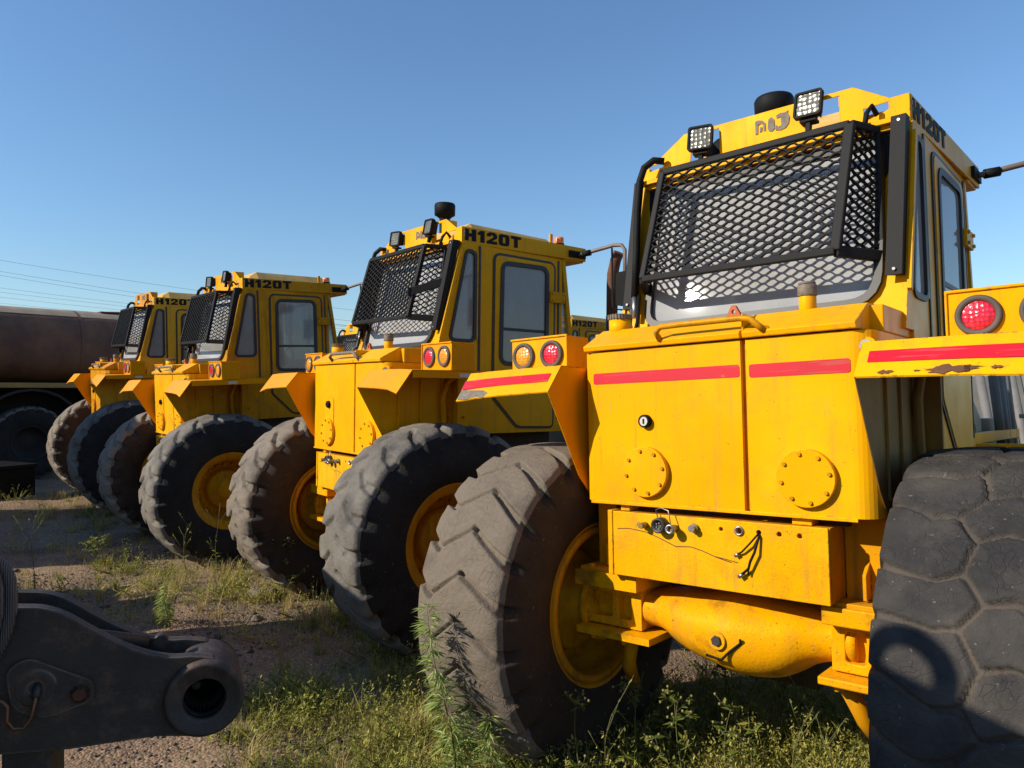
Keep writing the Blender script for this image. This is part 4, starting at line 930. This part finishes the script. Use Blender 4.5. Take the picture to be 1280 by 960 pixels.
shade_caster('shade_caster_near', 'unseen stand-in blocks beside the camera, added to shade linkage and right tyre', 'loader',
             [('shade_block', OFFY, [(-2.45, -.64, -3.5, -3.0, 1.0, 2.82), (-.62, .30, -3.7, -3.2, .5, 1.72)]), ('frame', UNDER, [(-2.2, .2, -5.2, -3.2, .7, 1.4)])], [(-2.2, -4.4), (.1, -4.4)])
ld = bpy.data.objects['shade_caster_near']; b = MB(); cc = PQ(-1.03, -3.1, 2.88)
b.tube([cc + NV * (.10 * math.cos(a)) + Vector((0, 0, .11 * math.sin(a))) for a in [k * math.pi / 12 for k in range(25)]], .035, 8); b.tube([PQ(-1.5, -3.1, 2.8), PQ(-1.6, -3.1, 2.98), PQ(-1.8, -3.1, 2.8)], .04, 8); b.build('shade_loop', BLK, ld)  # unseen ring and bump added to shape the shadow's upper edge
shade_caster('shade_caster_mid', 'yellow bulldozer parked left of the camera', 'shade_caster_mid',
             [('body', OFFY, [(1.82, 3.75, -5.2, -4.2, .4, 2.28), (3.8, 4.75, -5.3, -4.7, .3, 1.25), (4.78, 5.5, -5.5, -5.1, .3, 1.15)]), ('frame', UNDER, [(2.2, 4.6, -6.2, -4.8, .3, 1.0)])], [(2.3, -5.6), (4.5, -5.8)])
shade_caster('shade_caster_far', 'tall unseen stand-in blocks far left, added to shade the far tyres', 'dump truck',
             [('tall_shade_block', OFFY, [(6.5, 10.4, -10.5, -8.2, 1.5, 4.3), (7.2, 8.6, -8.6, -8.0, .7, 1.9)]), ('frame', UNDER, [(7.6, 10.0, -10.2, -8.4, .6, 1.5)])], [(7.4, -9), (10.0, -9)])

# ------------------------------------------------------------------ power lines far away at the left
WIRE = plain('wire', (.02, .02, .022), .6)
for i, (ya, yb_, dp) in enumerate(((318, 358, 95), (332, 372, 95), (337, 378, 95), (353, 384, 110), (358, 387, 110), (364, 391, 110), (372, 396, 120), (380, 400, 120))):
    a_ = at(-500, ya - (yb_ - ya) * 2.2, dp); c_ = at(520, yb_ + (yb_ - ya) * .95, dp * 1.25); pts = []
    for k in range(13):
        u = k / 12; q = a_.lerp(c_, u); q.z -= 4 * u * (1 - u) * 1.6; pts.append(q)
    b = MB(); b.tube(pts, .022, 4); tag(b.build('power_line', WIRE), 'thin overhead power line crossing the sky at the left', 'power line', 'overhead power lines')

# ------------------------------------------------------------------ plants
def leaf_mat(name, c0, c1, c2):
    t = NT(name); at_ = t.n('ShaderNodeAttribute'); at_.attribute_name = 'tint'
    r = t.n('ShaderNodeValToRGB'); e = r.color_ramp.elements; e[0].position = 0; e[0].color = (*c0, 1); e[1].position = 1; e[1].color = (*c2, 1); m_ = e.new(.5); m_.color = (*c1, 1)
    t.l(at_.outputs['Fac'], r.inputs[0])
    tr = t.n('ShaderNodeBsdfTranslucent'); t.l(r.outputs[0], tr.inputs[0]); t.l(r.outputs[0], t.b.inputs['Base Color']); t.b.inputs['Roughness'].default_value = .6; t.b.inputs['Specular IOR Level'].default_value = .25
    mx = t.n('ShaderNodeMixShader'); mx.inputs[0].default_value = .35; t.l(t.b.outputs[0], mx.inputs[1]); t.l(tr.outputs[0], mx.inputs[2]); t.l(mx.outputs[0], t.out.inputs[0]); return t.m
GRASS = leaf_mat('grass_blades', (.15, .17, .03), (.36, .32, .085), (.55, .41, .18))
LEAF = leaf_mat('weed_leaves', (.045, .085, .016), (.24, .27, .045), (.52, .47, .12))
FEATH = leaf_mat('feathery_leaves', (.12, .20, .04), (.28, .38, .09), (.50, .56, .22))
STEM = plain('weed_stem', (.14, .14, .05), .7)
class Tri:
    def __init__(s): s.v = []; s.f = []; s.t = []; s.n = 0
    def add(s, V, F, tint): s.v.append(np.asarray(V, float)); s.f.append(np.asarray(F, int) + s.n); s.t.append(np.full(len(V), tint)); s.n += len(V)
    def leaf(s, p, d, ln, wd, tint, droop=.25):
        d = d / (np.linalg.norm(d) + 1e-9); sd = np.cross(d, (0, 0, 1)); sd = sd / (np.linalg.norm(sd) + 1e-6) * wd / 2 + rng.normal(0, wd * .12, 3)
        m = p + d * ln * .42 + np.array((0, 0, -droop * ln * .1)); e = p + d * ln + np.array((0, 0, -droop * ln * .5))
        s.add([p, m + sd, e, m - sd], [(0, 1, 2), (0, 2, 3)], tint)
    def obj(s, name, mat, parent=None): return fast_mesh(name, np.concatenate(s.v), np.concatenate(s.f), mat, np.concatenate(s.t), parent=parent)

# density of ground vegetation, as patches on the ground (centre seen in the photo, radius, amount, straw share)
PATCH = []
for px, py, r, amt, straw in ((420, 930, .55, 1.2, .25), (500, 905, .5, 1.2, .25), (560, 950, .5, 1.3, .2), (340, 900, .35, .8, .3), (650, 955, .5, 1.2, .25), (740, 950, .5, 1.2, .3), (830, 940, .5, 1.3, .35), (920, 930, .5, 1.4, .45), (1010, 925, .5, 1.4, .5), (1080, 930, .4, 1.2, .5),
                              (240, 728, .7, .9, .55), (300, 735, .8, .9, .7), (380, 738, .6, .7, .7), (190, 712, .6, .8, .4), (120, 700, .5, .7, .3), (440, 790, .6, .7, .3), (470, 830, .5, .8, .3), (400, 860, .4, .5, .25), (230, 770, .4, .5, .2), (60, 740, .6, .6, .4), (150, 760, .6, .5, .4), (330, 800, .5, .45, .6), (280, 690, .7, .7, .8), (80, 690, .8, .5, .7), (390, 775, .5, .6, .6), (430, 740, .4, .6, .5), (60, 625, 1.6, 1.1, .75), (110, 640, 1.0, .8, .6), (40, 590, 1.8, .9, .5), (160, 655, .8, .6, .5), (520, 800, .4, .6, .3), (930, 880, .6, .8, .3), (760, 880, .6, .8, .2)):
    g = ground_at(px, py); PATCH.append((g.x, g.y, r, amt, straw))
def gpd(px, fwd):
    q = CAM + FWD * fwd + RGT * ((px - 640) / 926.44 * fwd); return Vector((q.x, q.y, float(gz(np.array([q.x]), np.array([q.y]))[0])))
for px, fw, r, amt, straw in ((560, 3.5, .28, 1.2, .2), (640, 3.45, .28, 1.3, .25), (720, 3.4, .28, 1.2, .3), (800, 3.4, .28, 1.3, .3), (880, 3.35, .28, 1.4, .35), (950, 3.3, .28, 1.4, .45), (1020, 3.3, .26, 1.4, .5), (1075, 3.3, .2, 1.2, .5), (480, 3.8, .3, 1.2, .2), (800, 4.5, .4, .8, .2), (900, 4.4, .45, 1.0, .2), (990, 4.3, .4, 1.0, .2)):
    g = gpd(px, fw); PATCH.append((g.x, g.y, r, amt, straw))
PA = np.array(PATCH)
def density(x, y):
    d2 = (x[:, None] - PA[:, 0]) ** 2 + (y[:, None] - PA[:, 1]) ** 2; k = PA[:, 3] * np.exp(-d2 / PA[:, 2] ** 2)
    n = .55 + .45 * np.sin(5.1 * x + 1.7 * np.sin(3 * y)) * np.sin(4.3 * y + 1.3 * np.sin(4 * x)); d = k.sum(1); return d * n, (k * PA[:, 4]).sum(1) / (d + 1e-6)
def sample(n, pad=1.2, thr=1.0):
    out = np.zeros((0, 3))
    while len(out) < n:
        i = rng.choice(len(PA), 4000, p=(PA[:, 3] * PA[:, 2] ** 1.2) / (PA[:, 3] * PA[:, 2] ** 1.2).sum())
        x = PA[i, 0] + rng.normal(0, .62, 4000) * PA[i, 2] * pad; y = PA[i, 1] + rng.normal(0, .62, 4000) * PA[i, 2] * pad; d, s_ = density(x, y)
        k = rng.random(4000) < np.clip(d / thr, 0, 1); out = np.concatenate([out, np.stack([x, y, s_], -1)[k]])
    return out[:n]
def blades(n, hmin, hmax, wd):
    P = sample(n); x, y, st = P.T; z = gz(x, y); h = rng.uniform(hmin, hmax, n) * (.5 + rng.random(n)); a = rng.uniform(0, 6.283, n); ln = rng.uniform(.1, .8, n) * h; w_ = wd * rng.uniform(.6, 1.3, n)
    bx = np.stack([x, y, z - .01], -1); dr = np.stack([np.cos(a), np.sin(a), 0 * a], -1); sd = np.stack([-np.sin(a), np.cos(a), 0 * a], -1) * w_[:, None]; up = np.array((0, 0, 1.))
    m = bx + dr * ln[:, None] * .35 + up * h[:, None] * .6; tip = bx + dr * ln[:, None] + up * h[:, None] * .95
    V = np.stack([bx - sd, bx + sd, m - sd * .7, m + sd * .7, tip], 1).reshape(-1, 3); o = np.arange(n)[:, None, None] * 5
    F = (np.array([[0, 1, 3], [0, 3, 2], [2, 3, 4]])[None] + o).reshape(-1, 3)
    tint = np.clip(np.where(rng.random(n) < st, rng.uniform(.6, 1, n), rng.uniform(0, .55, n)), 0, 1); return V, F, np.repeat(tint, 5)
V1, F1, T1 = blades(9000, .03, .11, .0022); V2, F2, T2 = blades(5000, .08, .22, .0018)
TV_, TF_, TT_ = [], [], []; no = 0
for x, y, st in sample(420, 1.2):
    m_ = int(rng.integers(25, 70)); r0_ = rng.uniform(.02, .07); hh_ = rng.uniform(.06, .24); dry = rng.random() < .25 + st * .8
    a_ = rng.uniform(0, 6.283, m_); bx = np.stack([x + r0_ * rng.normal(0, .6, m_), y + r0_ * rng.normal(0, .6, m_)], -1); z = gz(bx[:, 0], bx[:, 1]); h = hh_ * rng.uniform(.4, 1.2, m_); o_ = h * rng.uniform(.1, 1.0, m_)
    b0_ = np.stack([bx[:, 0], bx[:, 1], z - .01], -1); dr = np.stack([np.cos(a_), np.sin(a_), 0 * a_], -1); sd = np.stack([-np.sin(a_), np.cos(a_), 0 * a_], -1) * rng.uniform(.0012, .0028, m_)[:, None]; up = np.array((0, 0, 1.))
    mm = b0_ + dr * o_[:, None] * .3 + up * h[:, None] * .65; tp = b0_ + dr * o_[:, None] + up * h[:, None] * .9
    TV_.append(np.stack([b0_ - sd, b0_ + sd, mm - sd * .8, mm + sd * .8, tp], 1).reshape(-1, 3)); TF_.append((np.array([[0, 1, 3], [0, 3, 2], [2, 3, 4]])[None] + np.arange(m_)[:, None, None] * 5).reshape(-1, 3) + no); no += m_ * 5
    TT_.append(np.repeat(np.clip(rng.normal(.85 if dry else .35, .12, m_), 0, 1), 5))
V3, F3_, T3 = np.concatenate(TV_), np.concatenate(TF_), np.concatenate(TT_)
tag(fast_mesh('grass', np.concatenate([V1, V2, V3]), np.concatenate([F1, F2 + len(V1), F3_ + len(V1) + len(V2)]), GRASS, np.concatenate([T1, T2, T3])), 'short green and straw coloured grass growing in patches on the dirt', 'grass', kind='stuff')
# feathery ground cover
tr = Tri()
FRONT = []
for _ in range(85):
    q = gpd(rng.uniform(585, 1088), rng.uniform(3.28, 3.75)); FRONT.append((q.x, q.y, rng.uniform(.2, .8)))
for _ in range(22):
    q = gpd(rng.uniform(330, 600), rng.uniform(3.7, 4.6)); FRONT.append((q.x, q.y, rng.uniform(.2, .7)))
for x, y, st in list(sample(470, 1.1)) + FRONT:
    if x < -9 and rng.random() < .6: continue
    z = float(gz(np.array([x]), np.array([y]))[0]); tint0 = np.clip(rng.normal(.60 + .35 * st, .2), .05, 1); big = rng.uniform(.5, 1.25) ** 1.5 if x < -3 or st in (0,) else rng.uniform(.6, 1.5)
    for k in range(int(rng.integers(6, 15) * big) + 3):
        d = np.array([rng.normal(0, .75), rng.normal(0, .75), 1.0]); d /= np.linalg.norm(d); h = rng.uniform(.08, .30) * big; p = np.array([x, y, z]) + rng.normal(0, .05, 3) * (1, 1, 0) * big
        tr.leaf(p, d, h, .0032, tint0 * .9, .3)
        for j in range(int(rng.integers(9, 17) * (.5 + .6 * big))):
            u = rng.uniform(.15, 1); q = p + d * h * u; dd = d * .6 + rng.normal(0, .8, 3); ln = rng.uniform(.012, .036) * (1.25 - .4 * u); tr.leaf(q, dd, ln, ln * rng.uniform(.16, .34), np.clip(tint0 + rng.normal(0, .16), 0, 1))
        if rng.random() < .3 * (1 + st): 
            q = p + d * h; tr.leaf(q, d, .012, .008, 1.0); tr.leaf(q, np.array((d[1], -d[0], .4)), .010, .007, 1.0)
tag(tr.obj('ground_cover', LEAF), 'low feathery weeds spreading over the ground between the tyres', 'ground cover', kind='stuff')

def weed(label, base, height, kind, lean=(0, 0), group=None, spread=1.0):
    root = empty('weed', base); tl = Tri(); st = MB(); bud = MB(); 
    main = [np.array((lean[0] * u * u, lean[1] * u * u, height * u)) + np.array((math.sin(7 * u + base.x) * .02, math.cos(5 * u + base.y) * .02, 0)) * height for u in np.linspace(0, 1, 8)]
    st.tube([tuple(p) for p in main], [max(.0015, .006 * height ** .5 * (1 - .8 * i / 7)) for i in range(8)], 6)
    def along(u): i = min(6, int(u * 7)); f = u * 7 - i; return main[i] * (1 - f) + main[i + 1] * f
    if kind == 'feathery':
        for k in range(int(70 * height / .8) + 10):
            u = rng.uniform(.04, 1) ** .8; p = along(u); a = rng.uniform(0, 6.283); sl = spread * (.13 * (1 - .55 * u) + .03)
            for j in range(rng.integers(5, 8)):
                aa = a + rng.normal(0, .55); d = np.array((math.cos(aa), math.sin(aa), rng.uniform(-.3, .6))); q = p + d * rng.uniform(0, .3) * sl; tl.leaf(q, d, sl * rng.uniform(.5, 1.0), .0075, np.clip(rng.normal(.70, .2), 0, 1), .6)
    elif kind == 'leafy':
        for k in range(int(9 * spread) + 5):
            u = rng.uniform(.15, .95); p = along(u); a = rng.uniform(0, 6.283); L_ = height * rng.uniform(.2, .5) * (1.15 - .6 * u) * spread; e = p + np.array((math.cos(a) * L_, math.sin(a) * L_, L_ * rng.uniform(.3, 1.0)))
            st.tube([tuple(p), tuple((p + e) / 2 + np.array((0, 0, -.1 * L_))), tuple(e)], .002, 5)
            for j in range(rng.integers(5, 9)):
                q = p + (e - p) * rng.uniform(.2, 1); aa = rng.uniform(0, 6.283); ln = rng.uniform(.035, .085) * (.6 + .5 * spread); tl.leaf(q, np.array((math.cos(aa), math.sin(aa), rng.uniform(-.2, .7))), ln * .85, ln * .36, np.clip(rng.normal(.28, .22), 0, 1), .5)
            if rng.random() < .75:
                for j in range(3):
                    q = e + rng.normal(0, .018, 3); st.tube([tuple(e), tuple(q)], .0012, 4); bud.lathe(tuple(q), (0, 0, 1), [(-.007, 0), (-.004, .005), (.002, .007), (.007, .004), (.008, 0)], 7)
    else:                                                  # dry twig
        for k in range(rng.integers(5, 9)):
            u = rng.uniform(.35, 1); p = along(u); a = rng.uniform(0, 6.283); L_ = height * rng.uniform(.15, .4); e = p + np.array((math.cos(a) * L_ * .6, math.sin(a) * L_ * .6, L_)); st.tube([tuple(p), tuple(e)], .0016, 5)
            for j in range(4):
                q = p + (e - p) * rng.uniform(.3, 1); tl.leaf(q, rng.normal(0, 1, 3), rng.uniform(.012, .03), .008, rng.uniform(.5, 1))
        for k in range(10):
            p = along(rng.uniform(.05, .5)); aa = rng.uniform(0, 6.283); tl.leaf(p, np.array((math.cos(aa), math.sin(aa), .3)), rng.uniform(.04, .09), .022, rng.uniform(.3, .7))
    st.build('stem', STEM, root); tl.obj('leaves', FEATH if kind == 'feathery' else LEAF, root)
    if bud.v: bud.build('buds', plain('dry_buds', (.26, .22, .07), .8), root)['kind'] = 'stuff'
    return tag(root, label, 'weed', group)
GW = 'tall weeds growing among the tyres'
def gpt(px, py): return ground_at(px, py)
tl_ = RGT
weed('tall bright feathery weed standing against the left tyre of the nearest tractor', gpd(566, 3.42), .97, 'feathery', (-RGT.x * .11, -RGT.y * .11), GW, .85)
weed('feathery weed at the foot of the tall one, half its height', gpd(580, 3.5), .5, 'feathery', (.02, 0), GW, .8)
weed('small bright feathery weed right of the tall feathery one', gpd(618, 3.4), .46, 'feathery', (-.03, 0), GW, .8)
weed('thin weed with a budding top in front of the dark tyre sidewall', gpd(722, 3.5), .52, 'leafy', (-.02, .02), GW, .38)
weed('bushy dark leaved weed with pale buds under the axle, left of the differential', gpd(792, 3.65), .60, 'leafy', (.05, 0), GW, .78)
weed('leafy weed with a bright top right of the bushy dark one', gpd(850, 3.5), .52, 'leafy', (-.03, .02), GW, .6)
weed('low leafy weed in shade under the wheel hub of the nearest tractor', gpd(690, 3.6), .34, 'leafy', (0, 0), GW, .9)
weed('leafy weed in the dark under the machine, behind the differential', gpd(905, 4.5), .55, 'leafy', (0, 0), GW, .8)
weed('leafy weed in the dark behind the axle, left of the differential', gpd(770, 4.7), .60, 'leafy', (0, 0), GW, .8)
weed('straggly weed with pale buds below the differential plug', gpd(905, 3.45), .50, 'leafy', (.03, 0), GW, .5)
weed('straggly budding weed left of the dry branching twig', gpd(945, 3.4), .44, 'leafy', (-.05, 0), GW, .45)
weed('dry twig weed left of the bushy dark leaved one', gpd(755, 3.5), .46, 'twig', (.04, 0), GW)
weed('dry branching twig weed below the right end of the axle', gpd(985, 3.35), .52, 'twig', (.10, .0), GW)
weed('dry leaning twig weed near the right tyre of the nearest tractor', gpd(1050, 3.3), .48, 'twig', (-.14, .0), GW)
weed('green leafy weed in front of the left tyre of the second tractor', gpt(356, 752), .52, 'leafy', (-.02, 0), GW, 1.0)
weed('forked pale twig in front of the right tyre of the third tractor', gpt(232, 728), .58, 'twig', (.03, 0), GW)
weed('upright pale weed with paired leaves beside the forked twig', gpt(272, 726), .60, 'twig', (0, 0), GW)
weed('spindly weed at the left edge above the looped hose', gpt(42, 745), .72, 'twig', (.05, 0), GW)
weed('low spreading weed on the dirt left of the tyres', gpt(125, 712), .40, 'leafy', (0, 0), GW, 1.1)
weed('soft green weed on the bare dirt beyond the boss of the linkage', gpt(208, 782), .34, 'feathery', (0, 0), GW, .7)

c0 = CAM + FWD * 9.5 + RGT * (.70 * 9.5); sk = empty('steel_skip', (c0.x, c0.y, 0)); sk.rotation_euler = (0, 0, .2)
SK = plain('dull_grey_steel', (.17, .165, .155), .75, 0, .5, 3)
b = MB(); b.plate([(-1.5, 0), (1.5, 0), (1.7, 2.12), (-1.0, 2.12)], [], lambda a, z, d: Vector((a, d, z)), -.02, .02); b.plate([(-1.5, 0), (1.5, 0), (1.7, 2.12), (-1.7, 2.12)], [], lambda a, z, d: Vector((a, d, z)), 1.2, 1.24)
b.box(-1.45, 1.45, .02, 1.2, .10, .16); b.build('panel', SK, sk, bevel=.01)
b = MB()
for x in (-.9, -.3, .3, .9): b.box(x - .04, x + .04, -.08, -.02, .05, 2.08)
b.build('rib', DSTEEL, sk, bevel=.01); tag(sk, 'grey steel skip showing far behind the nearest tractor, under its right fender', 'skip')
for k in range(4):
    q = CAM + FWD * 8.6 + RGT * (.655 + .022 * k) * 8.6; b = MB(); b.tube([(.16, 0, 0), (-.24, .28, 2.2)], .05 + .012 * (k % 2), 12); o_ = b.build('pipe', PIPEM); o_.location = (q.x, q.y, 0); tag(o_, 'grey pipe leaning in the row of pipes seen under the right fender', 'pipe', 'leaning grey pipes')
# ------------------------------------------------------------------ stones
STONE = plain('stone', (.20, .17, .14), .9, 0, .5, 9, .4)
def stone(p, r, label, cat, sq=.7):
    bm = bmesh.new(); bmesh.ops.create_icosphere(bm, subdivisions=3, radius=r)
    for v_ in bm.verts:
        k = 1 + .16 * math.sin(9 * v_.co.x / r * .5 + p.x * 7) + .14 * math.sin(6 * v_.co.y / r * .6 + 2 + p.y * 5) + .10 * math.sin(8 * v_.co.z / r * .6 + 1); v_.co *= k; v_.co.z *= sq
    me = bpy.data.meshes.new('stone'); bm.to_mesh(me); bm.free(); me.materials.append(STONE); o = bpy.data.objects.new('stone', me); COL.objects.link(o); o.location = p + Vector((0, 0, r * .25)); return tag(o, label, cat)
stone(gpt(330, 745), .11, 'pale chock stone against the left tyre of the second tractor', 'stone', .8)
stone(gpt(322, 775), .045, 'small grey stone on the dirt in front of the second tractor', 'stone')
n = 5200; x = rng.uniform(-8, .8, n); y = rng.uniform(-1.6, 1.2, n); k = (np.sin(1.9 * x + 1) * np.sin(2.3 * y + .6 * x) > -.35); x, y = x[k], y[k]; z = gz(x, y); r = rng.uniform(.004, .016, len(x)) * (1 + 2 * (rng.random(len(x)) > .97))
oc = np.array([(1, 0, 0), (-1, 0, 0), (0, 1, 0), (0, -1, 0), (0, 0, .7), (0, 0, -.7)], float); of = np.array([(0, 2, 4), (2, 1, 4), (1, 3, 4), (3, 0, 4), (2, 0, 5), (1, 2, 5), (3, 1, 5), (0, 3, 5)])
V = (oc[None] * r[:, None, None] * rng.uniform(.6, 1.4, (len(x), 6, 1)) + np.stack([x, y, z + r * .2], -1)[:, None]).reshape(-1, 3); F = (of[None] + np.arange(len(x))[:, None, None] * 6).reshape(-1, 3)
tag(fast_mesh('gravel', V, F, plain('gravel_stone', (.12, .10, .085), .9, 0, .6, 30)), 'loose dark gravel scattered on the dirt', 'gravel', kind='stuff')
